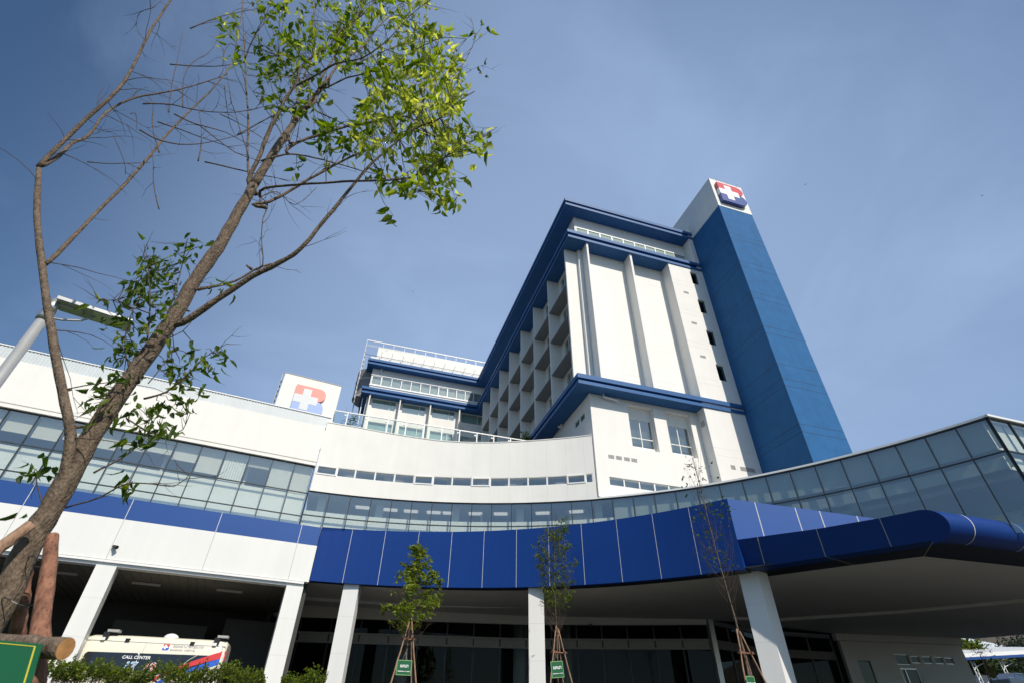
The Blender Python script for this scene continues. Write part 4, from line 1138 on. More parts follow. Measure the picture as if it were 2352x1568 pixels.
    p = side(-6.80, 4.10, .02); text_part('lettering', '\u0e42\u0e23\u0e07\u0e1e\u0e22\u0e32\u0e1a\u0e32\u0e25\u0e01\u0e23\u0e38\u0e07\u0e40\u0e17\u0e1e', .17, p, ux, uz2, 'ink', t, .002, xs=1.0)
    p = side(-6.86, 3.96, .02); text_part('lettering', 'BANGKOK  HOSPITAL', .10, p, ux, uz2, 'ink', t, .002, xs=1.08)
    Lv = lambda s_, o, z: side(s_, z, o + .004)
    logo(t, Lv, -7.20, 3.965, .27, .25, ('swoosh_red', 'swoosh_blue', 'logo_white'), .008)


build_ambulance()


# ================================================================== vegetation helpers
def rvec(r): return Vector((r.gauss(0, 1), r.gauss(0, 1), r.gauss(0, 1))).normalized()


def build_hedge(name, x0, x1, y0, y1, ztop, label, n, seed, topf):
    r = random.Random(seed); g = gz((x0 + x1) / 2, y0); t = thing(name, ((x0 + x1) / 2, (y0 + y1) / 2, g), label, 'hedge')
    lf = MB(); st = MB()
    for i in range(int((x1 - x0) * 62)):
        x = r.uniform(x0, x1); y = r.uniform(y0, y1); h = ztop(x) - topf * r.random() ** 2 + (r.random() ** 6) * .28
        p0 = Vector((x + r.uniform(-.1, .1), y + r.uniform(-.1, .1), g)); p1 = Vector((x, y, g + (h - g) * .6)); p2 = Vector((x + r.uniform(-.16, .16), y + r.uniform(-.16, .16), h))
        st.tube([p0, p1, p2], [.009, .006, .003], 4, cap=False)
        nl = int(n * (.7 + .6 * r.random()))
        for k in range(nl):
            f = 1 - r.random() ** 1.1 * .85; q = p1.lerp(p2, max(0, (f - .35) / .65)) if f > .35 else p0.lerp(p1, f)
            d = Vector((r.gauss(0, .8), r.gauss(0, .8), r.uniform(-.1, 1.1)))
            q = q + Vector((r.gauss(0, .035), r.gauss(0, .035), r.gauss(0, .02)))
            lf.leaf2(q, d, rvec(r), r.uniform(.075, .125), r.uniform(.04, .065), min(1, max(0.02, .55 + .25 * (f - .6) + r.gauss(0, .2))))
    lf.build('foliage', 'leaf_hedge', t, fix=False); st.build('stem', 'twig', t, fix=False)


build_hedge('hedge', -9.7, -2.05, 25.3, 26.7, lambda x: 2.95 - .17 * math.exp(-((x + 7.1) / .8) ** 2) + .09 * sin(x * 3.1) + .07 * sin(x * 7.3 + 1), 'clipped dark green hedge of small leaves in front of the ambulance', 34, 5, .35)
build_hedge('hedge', -1.30, .22, 25.4, 26.7, lambda x: 2.86 + .13 * sin(x * 3.9 + 2.2) - .05 * abs(x + .6), 'short piece of green hedge between two white columns, right of the ambulance', 34, 8, .3)


class Tree:
    """branches as tubes; every branch keeps its points so that twigs and leaves can be hung on it"""
    def __init__(s, seed): s.r = random.Random(seed); s.wood = MB(); s.wood.smooth = True; s.thin = MB(); s.thin.smooth = True; s.leaf = MB(); s.br = []

    def limb(s, pts, r0, r1, n=9, wiggle=0.0, sub=3, knots=True):
        P = [Vector(p) for p in pts]; Q = []
        for i in range(len(P) - 1):                       # Catmull-Rom
            a, b, c, d = P[max(i - 1, 0)], P[i], P[i + 1], P[min(i + 2, len(P) - 1)]
            for k in range(sub):
                u = k / sub; Q.append(.5 * ((2 * b) + (c - a) * u + (2 * a - 5 * b + 4 * c - d) * u * u + (3 * b - a - 3 * c + d) * u ** 3))
        Q.append(P[-1]); m_ = len(Q)
        if wiggle: Q = [q + rvec(s.r) * wiggle * (i > 0) for i, q in enumerate(Q)]
        R = [(r0 + (r1 - r0) * i / (m_ - 1)) * (1 + (s.r.uniform(-.06, .08) if knots else 0)) for i in range(m_)]
        (s.wood if r0 > .012 else s.thin).tube(Q, R, n if r0 > .012 else 4)
        s.br.append((Q, R)); return Q

    def twig(s, p, d, ln, r, droop=.15, n=4, fork=True):
        d = Vector(d).normalized(); Q = [Vector(p)]
        for i in range(n):
            d = (d + rvec(s.r) * .22 + Vector((0, 0, -droop * i / n))).normalized(); Q.append(Q[-1] + d * ln / n)
        s.thin.tube(Q, [r * (1 - .75 * i / n) for i in range(n + 1)], 4, cap=False)
        if fork and ln > .25 and s.r.random() < .75:
            k = s.r.randint(1, n - 1); s.twig(Q[k], (Q[k + 1] - Q[k]).normalized() + rvec(s.r) * .8, ln * .55, r * .6, droop, 3, False)
        return Q

    def nearest(s, p):
        best = None; bd = 1e9
        for Q, R in s.br:
            for i in range(0, len(Q)):
                d = (Q[i] - p).length_squared + R[i] * 2
                if d < bd: bd = d; best = Q[i]
        return best


# ================================================================== the big leaning-in tree on the left
def build_hero_tree():
    base_plan = Vector((-2.18, 4.78)); fwd = Vector((-sin(YAW), cos(YAW))); D0 = base_plan.dot(fwd)

    def H(px, py, off=0.0):                          # trace a branch on an upright plane through the stem, off = metres behind it
        d = ray(px, py); k = (D0 + off) / (fwd.x * d[0] + fwd.y * d[1]); return Vector(CAM + d * k)

    g = gz(*base_plan); T = Tree(11)
    tb = thing('tree', (base_plan.x, base_plan.y, g), 'tall half-bare roadside tree with yellow-green leaves, its trunk crossing the left of the picture', 'tree')
    P = H(0, 1390); b0 = Vector((P.x - .10, P.y - .0, g - .1))
    K = lambda px: px * (D0 / 1176.0) * .5 * 1.13
    trunk = [b0, b0.lerp(P, .5), P, H(60, 1262), H(112, 1175), H(160, 1090), H(215, 992), H(300, 868), H(392, 740), H(450, 640), H(500, 570), H(545, 492), H(583, 425)]
    T.limb(trunk, .092, .054, 16, .004, 4)
    T.limb([H(583, 425), H(615, 372), H(660, 305), H(700, 250, .05), H(750, 188, .08)], .054, .034, 12, .004)
    cut = MB(); e0 = H(748, 191, .08); e1 = H(754, 182, .08); cut.tube([e0, e1], [.035, .034], 12)
    # second stem
    T.limb([H(120, 1165), H(150, 1085, -.05), H(163, 1005, -.12), H(150, 925, -.18), H(130, 830, -.22), H(112, 720, -.25), H(95, 600, -.28), H(85, 500, -.3), H(90, 388, -.3)], .042, .027, 12, .004)
    T.limb([H(88, 384, -.3), H(128, 342, -.32), H(200, 272, -.35), H(270, 208, -.4), H(312, 140, -.45), H(346, 70, -.5), H(396, -5, -.55), H(430, -60, -.6)], .027, .013, 10, .003)
    T.limb([H(96, 380, -.3), H(130, 362, -.2), H(165, 330, -.1), H(205, 310, .0), H(240, 262, .1), H(300, 228, .2), H(382, 212, .3), H(450, 196, .4), H(520, 172, .5)], .026, .007, 8, .004)
    T.limb([H(103, 608, -.27), H(150, 565, -.2), H(210, 500, -.1), H(290, 420, 0), H(350, 352, .1), H(392, 300, .2), H(452, 240, .3), H(492, 200, .3), H(530, 150, .4), H(545, 90, .5), H(560, -5, .5)], .022, .006, 8, .004)
    bare = [[(328, 239), (395, 240), (460, 255), (540, 258), (610, 245), (680, 228)], [(390, 148), (450, 152), (510, 152), (560, 145), (620, 152)], [(437, 66), (500, 40), (560, 26), (640, 12)],
            [(420, 248), (420, 200), (425, 170), (445, 142), (490, 110), (512, 50)], [(388, 258), (392, 210), (405, 150), (420, 75)], [(320, 298), (360, 320), (410, 331), (460, 330), (520, 318), (580, 300)],
            [(362, 280), (420, 300), (480, 322), (540, 342)], [(400, 262), (450, 285), (520, 305), (600, 350)], [(515, 198), (520, 240), (530, 290), (540, 310)], [(470, 372), (540, 388), (600, 402), (640, 410), (665, 418)],
            [(365, 350), (350, 290), (352, 240), (340, 222)], [(365, 480), (352, 420), (352, 370), (345, 330)], [(455, 370), (462, 330), (462, 290), (455, 252)], [(352, 18), (320, 30), (313, 60)], [(352, 18), (372, 0)],
            [(200, 372), (260, 376), (345, 374)], [(260, 310), (285, 370), (288, 402)], [(300, 262), (312, 262), (314, 298)], [(460, 290), (540, 350), (600, 370)], [(505, 262), (560, 290), (620, 330)], [(545, 310), (600, 280), (680, 240), (720, 222)],
            [(512, 150), (515, 120), (530, 100), (555, 118)], [(560, 145), (565, 75)], [(640, 130), (660, 160), (670, 220)]]
    for i, b_ in enumerate(bare):
        o = -.4 + .9 * ((i * 0.618) % 1); T.limb([H(x, y, o + .12 * k) for k, (x, y) in enumerate(b_)], .0105 if len(b_) > 3 else .0075, .0032, 4, .003, 3, False)
    # right-hand limbs
    c2 = lambda x, y: (464.6 + .3053 * x, .3053 * y)
    limbs = [
        ([(418, 742), (500, 688), (580, 635), (640, 604), (692, 570), (750, 500), (800, 440), (858, 372), (945, 300), (1010, 272), (1050, 235), (1090, 210)], .036, .006, -.5),
        ([(455, 664), (540, 645), (600, 612), (650, 602)], .014, .010, .2),
        ([(604, 608), (600, 550), (605, 500), (615, 470), (590, 448)], .008, .004, .1),
        ([c2(380, 1540), c2(500, 1520), c2(650, 1440), c2(870, 1310), c2(1040, 1220), c2(1250, 1120), c2(1400, 1020), c2(1480, 930), c2(1540, 880), c2(1640, 780), c2(1800, 650), c2(1920, 540), c2(2010, 400), c2(2050, 280), c2(2022, 130)], .022, .004, .6),
        ([c2(470, 1415), c2(800, 1385), c2(1200, 1360), c2(1450, 1355), c2(1600, 1320), c2(1780, 1210), c2(1880, 1150)], .018, .005, -.8),
        ([c2(640, 1160), c2(850, 1190), c2(1040, 1240), c2(1200, 1285), c2(1400, 1340), c2(1620, 1440)], .014, .004, .9),
        ([c2(640, 1120), c2(750, 1060), c2(900, 1010), c2(1100, 950), c2(1300, 910), c2(1450, 880), c2(1560, 885), c2(1640, 960), c2(1760, 1030), c2(1900, 1085), c2(2080, 1045), c2(2215, 962)], .022, .004, .5),
        ([c2(1200, 460), c2(1500, 335), c2(1720, 310), c2(1860, 260)], .008, .003, .7),
        ([c2(350, 1360), c2(440, 1150), c2(500, 990), c2(560, 880), c2(620, 750), c2(700, 640), c2(740, 510), c2(840, 420), c2(960, 340), c2(1050, 220), c2(1180, 130), c2(1290, 20), c2(1340, -60)], .030, .006, -.7),
        ([c2(700, 650), c2(850, 570), c2(1000, 480), c2(1200, 440), c2(1400, 300), c2(1560, 120), c2(1720, 0)], .018, .004, -.9),
        ([c2(355, 1350), c2(340, 1200), c2(345, 900), c2(330, 650), c2(322, 400), c2(310, 200), c2(300, -40)], .017, .008, .3),
        ([c2(330, 420), c2(400, 260), c2(500, 140), c2(620, 10), c2(700, -80)], .012, .005, .2),
        ([c2(650, 1040), c2(730, 700), c2(770, 560), c2(830, 400), c2(830, 250), c2(850, -20)], .020, .008, .5),
        ([c2(830, 790), c2(870, 700), c2(900, 580), c2(1000, 420), c2(1100, 220), c2(1180, 80), c2(1230, -60)], .024, .008, .2),
        ([c2(930, 640), c2(1000, 520), c2(1100, 430), c2(1220, 340), c2(1300, 220), c2(1480, 60), c2(1560, -50)], .022, .007, .6),
        ([c2(940, 660), c2(1080, 590), c2(1200, 560), c2(1400, 500), c2(1600, 380), c2(1800, 290), c2(1990, 296)], .014, .004, -.4),
        ([c2(850, 830), c2(950, 880), c2(1080, 945), c2(1200, 1010), c2(1380, 1060)], .012, .004, .8),
        ([c2(1690, 1000), c2(1650, 780), c2(1680, 500), c2(1640, 300), c2(1560, 100)], .007, .003, .4),
        ([c2(1860, 900), c2(1870, 700), c2(1960, 560), c2(2150, 480)], .006, .002, .3),
        ([c2(430, 1500), c2(560, 1440), c2(700, 1540), c2(860, 1410)], .010, .003, .5),
        ([c2(620, 1060), c2(560, 940), c2(460, 800), c2(380, 690), c2(300, 560)], .010, .003, 1.0),
        ([c2(340, 1150), c2(260, 900), c2(210, 720), c2(180, 520), c2(130, 280)], .007, .003, .6),
    ]
    for pts, r0, r1, oe in limbs:
        n = len(pts); P_ = [H(x, y, oe * i / (n - 1)) for i, (x, y) in enumerate(pts)]; q0 = T.nearest(P_[0])
        if .02 < (q0 - P_[0]).length < .45: P_ = [q0] + P_
        T.limb(P_, r0, r1, 8, .004)
    # dead twigs off the limbs
    for Q, R in list(T.br)[3:]:
        for i in range(2, len(Q) - 1):
            if R[i] < .028 and T.r.random() < .30:
                d = (Q[i + 1] - Q[i - 1]).normalized() + rvec(T.r) * .9; T.twig(Q[i], d, T.r.uniform(.15, .55), .004, .1)
    for Q, R in T.br[2:5]:                          # long fine bare twigs on the leafless stem
        for i in range(4, len(Q) - 1):
            if T.r.random() < .55: T.twig(Q[i], (Q[i + 1] - Q[i - 1]).normalized() * .5 + rvec(T.r) * .9 + Vector((.5, 0, .1)), T.r.uniform(.45, 1.05), .0055, .25, 6)
    # stubs and knots
    for (x, y) in ((480, 668), (520, 585), (180, 900), (300, 860), (225, 985)):
        p = H(x, y, -.03); q0 = T.nearest(p); dd = (p - q0).normalized(); T.wood.tube([q0 + dd * .02, q0 + dd * .085 + Vector((0, 0, .015))], [.018, .011], 7)

    # crown: clusters of drooping leaves, each hung on a twig from the nearest limb
    def cluster(px, py, off, nl, size, tint, droop=.75):
        c = H(px, py, off); q = T.nearest(c)
        if q is not None and .02 < (c - q).length < 1.0:
            mid = q.lerp(c, .55) + rvec(T.r) * .03; T.thin.tube([q, mid, c], [.0045, .0032, .0018], 4, cap=False)
        for k in range(nl):
            p = c + Vector((T.r.gauss(0, .055), T.r.gauss(0, .055), T.r.gauss(0, .05)))
            d = Vector((T.r.gauss(0, .55), T.r.gauss(0, .55), -droop + T.r.gauss(0, .35)))
            T.leaf.leaf(p, d, rvec(T.r), size * 1.2 * T.r.uniform(.6, 1.3), size * 1.2 * T.r.uniform(.38, .6), min(1, max(.02, tint + T.r.gauss(0, .22))), T.r.uniform(.1, 1.3))

    def inside(poly, x, y):
        c = False; n = len(poly)
        for i in range(n):
            (x1, y1), (x2, y2) = poly[i], poly[(i + 1) % n]
            if (y1 > y) != (y2 > y) and x < (x2 - x1) * (y - y1) / (y2 - y1) + x1: c = not c
        return c

    def fill(poly, n, size, tint, nl, off=(-.8, 1.1), dens=1.2):
        n = int(n * dens); xs = [p[0] for p in poly]; ys = [p[1] for p in poly]; k = 0; tries = 0
        while k < n and tries < n * 40:
            tries += 1; x = T.r.uniform(min(xs), max(xs)); y = T.r.uniform(min(ys), max(ys))
            if inside(poly, x, y):
                cluster(x, y, T.r.uniform(*off), max(2, int(nl * T.r.uniform(.5, 1.4))), size, tint(x, y) if callable(tint) else tint); k += 1

    tn = lambda x, y: .44 + .30 * sstep(650, 1080, x) + .08 * sin(x * .021) * cos(y * .027)
    fill([(760, 60), (850, -20), (985, -20), (1010, 60), (1060, 130), (1080, 215), (1050, 260), (960, 262), (880, 215), (800, 175), (770, 120)], 200, .122, tn, 5.2)
    fill([(630, -20), (860, -20), (800, 120), (720, 150), (650, 140)], 72, .118, tn, 4.5)
    fill([(585, 80), (650, 60), (700, 160), (690, 260), (620, 250), (590, 180)], 34, .112, .30, 4.6)
    fill([(505, 20), (545, 20), (552, 150), (525, 150), (505, 100)], 15, .10, .52, 4)
    fill([(570, -20), (640, -20), (640, 60), (600, 60)], 14, .11, .42, 4)
    fill([(840, 215), (1060, 200), (1050, 240), (1000, 280), (900, 290), (820, 262)], 62, .118, tn, 4.5)
    fill([(800, 270), (1000, 280), (1060, 330), (980, 370), (880, 350), (810, 320)], 60, .115, tn, 4.2)
    fill([(1000, 290), (1080, 285), (1135, 300), (1130, 330), (1085, 360), (1020, 345)], 30, .12, .60, 4.6)
    fill([(920, 380), (1040, 360), (1085, 420), (1075, 468), (1000, 480), (930, 440)], 36, .118, .52, 4.6)
    fill([(830, 380), (930, 380), (930, 470), (870, 440)], 12, .11, .42, 4)
    fill([(700, 290), (800, 280), (800, 370), (740, 345)], 18, .115, .26, 4.5)
    fill([(660, 130), (720, 150), (760, 200), (740, 250), (670, 260)], 22, .115, .34, 4.5)
    for x, y, k in ((905, 498, 6), (1018, 478, 3), (690, 375, 3), (675, 398, 4), (1108, 58, 3), (1090, 80, 7), (1110, 160, 4), (1068, 205, 4), (1128, 66, 2), (755, 372, 4), (640, 262, 3), (800, 345, 5)):
        cluster(x, y, .3, k, .12, .45)
    T.leaf.build('crown', 'leaf_hero', tb, fix=False)
    # darker sprouts low on the trunk
    T2 = Tree(29); T2.br = T.br[:3]; T.leaf = T2.leaf
    sprout = [([(318, 880), (335, 800), (345, 700), (340, 610), (330, 560)], .012), ([(318, 880), (290, 820), (290, 760), (310, 700)], .011), ([(345, 830), (375, 740), (400, 680), (420, 600), (430, 545)], .011),
              ([(300, 870), (270, 900), (240, 930), (215, 950)], .009), ([(330, 915), (380, 900), (430, 860), (470, 820), (520, 790)], .010), ([(290, 960), (330, 985), (375, 1000), (420, 985), (430, 950)], .008),
              ([(345, 720), (300, 705), (270, 690), (235, 690), (215, 680)], .006), ([(355, 790), (420, 760), (450, 720)], .005), ([(215, 1085), (280, 1050), (330, 1010), (345, 960)], .008), ([(150, 1165), (230, 1140), (290, 1110), (350, 1110), (400, 1115), (435, 1090)], .007),
              ([(100, 1160), (85, 1110), (85, 1080)], .006), ([(455, 668), (500, 658), (530, 650)], .006), ([(340, 880), (380, 830), (400, 800)], .005), ([(420, 690), (440, 655), (460, 660)], .004)]
    for i, (pts, r0) in enumerate(sprout):
        o = -.25 + .6 * ((i * .37) % 1); n = len(pts); Q = T.limb([H(x, y, o * k / (n - 1)) for k, (x, y) in enumerate(pts)], r0, .003, 6, .003)
        for k in range(3, len(Q)):
            if T.r.random() < .55: T.twig(Q[k], (Q[k] - Q[k - 1]).normalized() + rvec(T.r) * 1.0, T.r.uniform(.1, .32), .0035, .05)
    T.leaf = MB(); save = T.leaf; fill0 = fill
    def fill(*a): fill0(*a, dens=.70)
    fill([(335, 585), (405, 580), (410, 680), (395, 760), (340, 770), (300, 745), (310, 640)], 62, .075, .40, 4.4, (-.25, .3))
    fill([(280, 640), (330, 620), (320, 760), (290, 770), (272, 700)], 22, .085, .36, 4, (-.25, .3))
    fill([(225, 680), (300, 700), (330, 760), (300, 770), (240, 720)], 8, .08, .45, 3.5, (-.2, .2))
    fill([(400, 590), (455, 530), (465, 560), (430, 640)], 9, .075, .35, 3.4, (-.2, .2))
    fill([(260, 780), (330, 780), (310, 880), (265, 900), (235, 880)], 34, .078, .46, 4.4, (-.2, .3))
    fill([(200, 900), (260, 880), (250, 960), (205, 955)], 12, .078, .46, 4, (-.2, .2))
    fill([(375, 830), (470, 800), (520, 800), (510, 850), (440, 870), (380, 905)], 34, .074, .48, 4, (-.2, .3))
    fill([(330, 900), (460, 900), (440, 930), (360, 960), (300, 1000), (290, 960)], 26, .074, .46, 4, (-.2, .3))
    fill([(290, 980), (360, 960), (410, 980), (340, 1030), (270, 1020)], 14, .085, .42, 3.6, (-.2, .2))
    for x, y, k in ((85, 1075, 7), (100, 1080, 5), (70, 1070, 4), (290, 1110, 8), (300, 1118, 4), (500, 655, 5), (520, 660, 6), (345, 555, 2), (432, 548, 5), (455, 565, 4), (240, 695, 4), (430, 935, 4), (400, 985, 3), (370, 1000, 3), (80, 1180, 3), (415, 690, 5)):
        cluster(x, y, .05, k, .085, .42)
    save.build('sprout_foliage', 'leaf_sprout', tb, fix=False)
    T.wood.build('trunk', 'bark', tb, fix=False); T.thin.build('twigs', 'twig', tb, fix=False); cut.build('cut_end', 'pole_light', tb)
    # stakes that prop the trunk
    ts = thing('tree_support', (base_plan.x, base_plan.y - .1, g), 'reddish timber stakes and cross log propping the big leaning tree', 'support')
    def pole(name, a, b, r0, r1, mat, n=14, wob=.006):
        mb = MB(); mb.smooth = True; rr = random.Random(int(r0 * 9999)); pts = [a.lerp(b, i / 10) + rvec(rr) * wob for i in range(11)]
        mb.tube(pts, [(r0 + (r1 - r0) * i / 10) * rr.uniform(.94, 1.06) for i in range(11)], n, cap=False); mb.smooth = False
        e = len(mb.v); mb.cur = 1; mb.face([j for j in range(n - 1, -1, -1)]); mb.face([e - n + j for j in range(n)])
        return mb.build(name, [mat, 'cut'], ts)
    pole('stake', H(72, 1590, -.25), H(122, 1228, -.10), .063, .038, 'pole')
    lo = H(72, 1590, -.25); dn = (lo - H(122, 1228, -.10)).normalized(); mb = pole('stake', Vector((lo.x - .08, lo.y - .1, g - .1)), lo, .070, .063, 'pole')
    pole('stake', H(38, 1470, .35), H(60, 1300, .12), .050, .042, 'pole'); pole('stake', Vector((H(38, 1470, .35).x - .05, H(38, 1470, .35).y + .2, g - .1)), H(38, 1470, .35), .055, .05, 'pole')
    pole('stake', H(-75, 1312, -.35), H(70, 1205, -.16), .040, .036, 'pole_light')
    pole('cross_log', H(-120, 1465, -.22), H(150, 1490, -.34), .052, .058, 'bark')
    for (x, y) in ((100, 1290), (40, 1385)):
        w = MB(); q = H(x, y); pts = [q + Vector((cos(a) * .095, sin(a) * .095, .02 * sin(2 * a))) for a in np.linspace(0, math.tau, 17)]; w.tube(pts, .004, 4, cap=False); w.build('tie_wire', 'dark', ts)
    sg = thing('plant_sign', H(30, 1560, -.4), 'large green sign board with yellow border line on the cross log of big tree', 'sign')
    c = [H(-150, 1455, -.42), H(97, 1478, -.42), H(64, 1592, -.46), H(-180, 1592, -.46)]
    nn = (c[1] - c[0]).cross(c[3] - c[0]).normalized()
    if nn.dot(Vector(CAM) - c[0]) < 0: nn = -nn
    s = MB(); s.add(c + [q - nn * .008 for q in c], [(0, 1, 2, 3), (7, 6, 5, 4), (0, 4, 5, 1), (1, 5, 6, 2), (2, 6, 7, 3), (3, 7, 4, 0)]); s.build('board', 'green_sign', sg)
    mid = sum(c, Vector()) / 4; f1 = [mid + (q - mid) * .90 + nn * .003 for q in c]; f2 = [mid + (q - mid) * .865 + nn * .003 for q in c]
    s = MB(); s.add(f1 + f2, [(0, 1, 5, 4), (1, 2, 6, 5), (2, 3, 7, 6), (3, 0, 4, 7)]); s.build('border_line', 'yellow_line', sg)
    k = H(10, 1482, -.40); s = MB(); s.tube([k, k + nn * .012], .007, 8); s.build('nail', 'dark', sg)


build_hero_tree()


# ================================================================== young staked trees
def young_tree(base, top, label, seed, crown, nclus, nl, leaf, mat, tint, bare, stem_r, size_mul=1.0, hang=.3):
    r = random.Random(seed); b = Vector(base); tp = Vector(top); T = Tree(seed)
    t = thing('young_tree', b, label, 'tree', 'young staked trees along the forecourt')
    h = tp.z - b.z; ctrl = [b, b.lerp(tp, .3) + Vector((.03, 0, 0)), b.lerp(tp, .6) + Vector((-.03, .02, 0)), tp]
    T.limb(ctrl, stem_r, .006, 8, .006, 6); main = T.br[0][0]
    zc0, zc1, wf = crown
    for i in range(bare):
        f = r.uniform(zc0 - .10, zc1 - .08); k = min(len(main) - 2, max(1, int(f * (len(main) - 1)))); p = main[k]
        a = r.uniform(0, math.tau); out = wf(f + .12) * r.uniform(.6, 1.0); rise = r.uniform(.35, 1.0) * h * .17
        e = p + Vector((cos(a) * out, sin(a) * out, rise)); m1 = p + Vector((cos(a) * out * .55, sin(a) * out * .55, rise * .38))
        T.limb([p, m1, e, e + Vector((cos(a) * .05, sin(a) * .05, rise * .4))], .009 if r.random() < .4 else .006, .002, 4, .008, 3, False)
    for Q, R in list(T.br)[1:]:
        for i in range(2, len(Q)):
            if r.random() < .5: T.twig(Q[i], (Q[i] - Q[i - 1]).normalized() + rvec(r) * .9, r.uniform(.12, .38), .003, .05)
    clumps = []
    for i in range(20):
        f = zc0 + (zc1 - zc0) * (i + r.random()) / 20; a = r.uniform(0, math.tau); q = wf(f) * r.uniform(.35, .95); k = b.lerp(tp, f); clumps.append(k + Vector((cos(a) * q, sin(a) * q, 0)))
    for i in range(nclus):
        if i % 5 < 3: c = r.choice(clumps) + Vector((r.gauss(0, .17), r.gauss(0, .17), r.gauss(0, .14)))
        elif i % 2 and len(T.br) > 1:
            Q, R = r.choice(T.br[1:]); c = r.choice(Q[1:]) + rvec(r) * .12
            f = (c.z - b.z) / h
            if f > zc1 or f < zc0: continue
        else:
            f = zc0 + (zc1 - zc0) * r.random(); a = r.uniform(0, math.tau); q = wf(f) * math.sqrt(r.random()); k = b.lerp(tp, f); c = k + Vector((cos(a) * q, sin(a) * q, r.gauss(0, .05)))
            n_ = T.nearest(c)
            if (n_ - c).length < 1.1: T.thin.tube([n_, n_.lerp(c, .5) + rvec(r) * .02, c], [.004, .003, .0015], 4, cap=False)
        for j in range(max(1, int(nl * r.uniform(.5, 1.5)))):
            p = c + rvec(r) * r.uniform(.02, .11); d = Vector((r.gauss(0, .8), r.gauss(0, .8), -hang + r.gauss(0, .45)))
            T.leaf.leaf(p, d, rvec(r), leaf * r.uniform(.7, 1.25), leaf * r.uniform(.3, .45) * size_mul, min(1, max(.02, tint + r.gauss(0, .2))), r.uniform(.1, .5))
    T.leaf.build('crown', mat, t, fix=False); T.wood.build('trunk', 'bark', t, fix=False); T.thin.build('twigs', 'twig', t, fix=False)
    return t


def tripod(base, ztop, ztie, rads, label, seed, lean=(0, 0), spread=.55):
    r = random.Random(seed); b = Vector(base); t = thing('tree_stakes', b, label, 'tree stakes', 'stakes around the young trees')
    tie = []
    for k, a in enumerate(rads):
        q = Vector((b.x + cos(a) * spread, b.y + sin(a) * spread, b.z - .05)); e = Vector((b.x + lean[0] + cos(a) * .06, b.y + lean[1] + sin(a) * .06, ztop + r.uniform(-.12, .1)))
        mb = MB(); mb.smooth = True; mb.tube([q.lerp(e, i / 8) + rvec(r) * .008 for i in range(9)], [.034 - .007 * i / 8 for i in range(9)], 8); mb.build('stake', 'pole_light', t)
        f = (ztie - q.z) / (e.z - q.z); tie.append(q.lerp(e, f))
    n = len(tie)
    for k in range(n):
        a, c = tie[k], tie[(k + 1) % n]; d = (c - a).normalized(); mb = MB(); z = Vector((0, 0, .03 * k))
        mb.tube([a - d * .13 + z, c + d * .13 + z], .028, 7); mb.build('cross_stick', 'pole', t)
    return t


def hang_sign(cx, y, z, w, h, tilt, label, behind=0):
    t = thing('plant_sign', (cx, y, z), label, 'sign', 'green name signs on the young trees')
    ux = Vector((cos(tilt), 0, sin(tilt))); uz = Vector((-sin(tilt), 0, cos(tilt))); o = Vector((cx, y, z))
    def rect(u0, u1, v0, v1, dep): return [o + ux * u0 + uz * v0 + Vector((0, -dep, 0)), o + ux * u1 + uz * v0 + Vector((0, -dep, 0)), o + ux * u1 + uz * v1 + Vector((0, -dep, 0)), o + ux * u0 + uz * v1 + Vector((0, -dep, 0))]
    s = MB(); a = rect(-w / 2, w / 2, -h / 2, h / 2, 0.0); c = rect(-w / 2, w / 2, -h / 2, h / 2, .008)
    s.hexa([c[0], c[1], a[1], a[0], c[3], c[2], a[2], a[3]]); s.build('board', 'green_sign', t)
    k = .022; s = MB()
    for q in (rect(-w / 2, w / 2, h / 2 - k, h / 2, .011), rect(-w / 2, w / 2, -h / 2, -h / 2 + k, .011), rect(-w / 2, -w / 2 + k, -h / 2 + k, h / 2 - k, .011), rect(w / 2 - k, w / 2, -h / 2 + k, h / 2 - k, .011)):
        s.add(q, [(0, 1, 2, 3)])
    s.build('border', 'sign_rim', t)
    text_part('lettering', '\u0e41\u0e04\u0e19\u0e32', h * .30, o + uz * (h * .02) + Vector((0, -.014, 0)), ux, uz, 'logo_white', t, .002, 'CENTER', bold=.004)
    text_part('lettering', 'Dolichandrone serrulata', w * .082, o - uz * (h * .27) + Vector((0, -.014, 0)), ux, uz, 'logo_white', t, .002, 'CENTER', bold=.002)
    w_ = MB(); w_.tube([o + uz * h / 2 - ux * w * .15, o + uz * (h / 2 + .28) + ux * .0], .004, 4); w_.tube([o + uz * h / 2 + ux * w * .15, o + uz * (h / 2 + .28) + ux * .0], .004, 4); w_.build('string', 'louver', t)


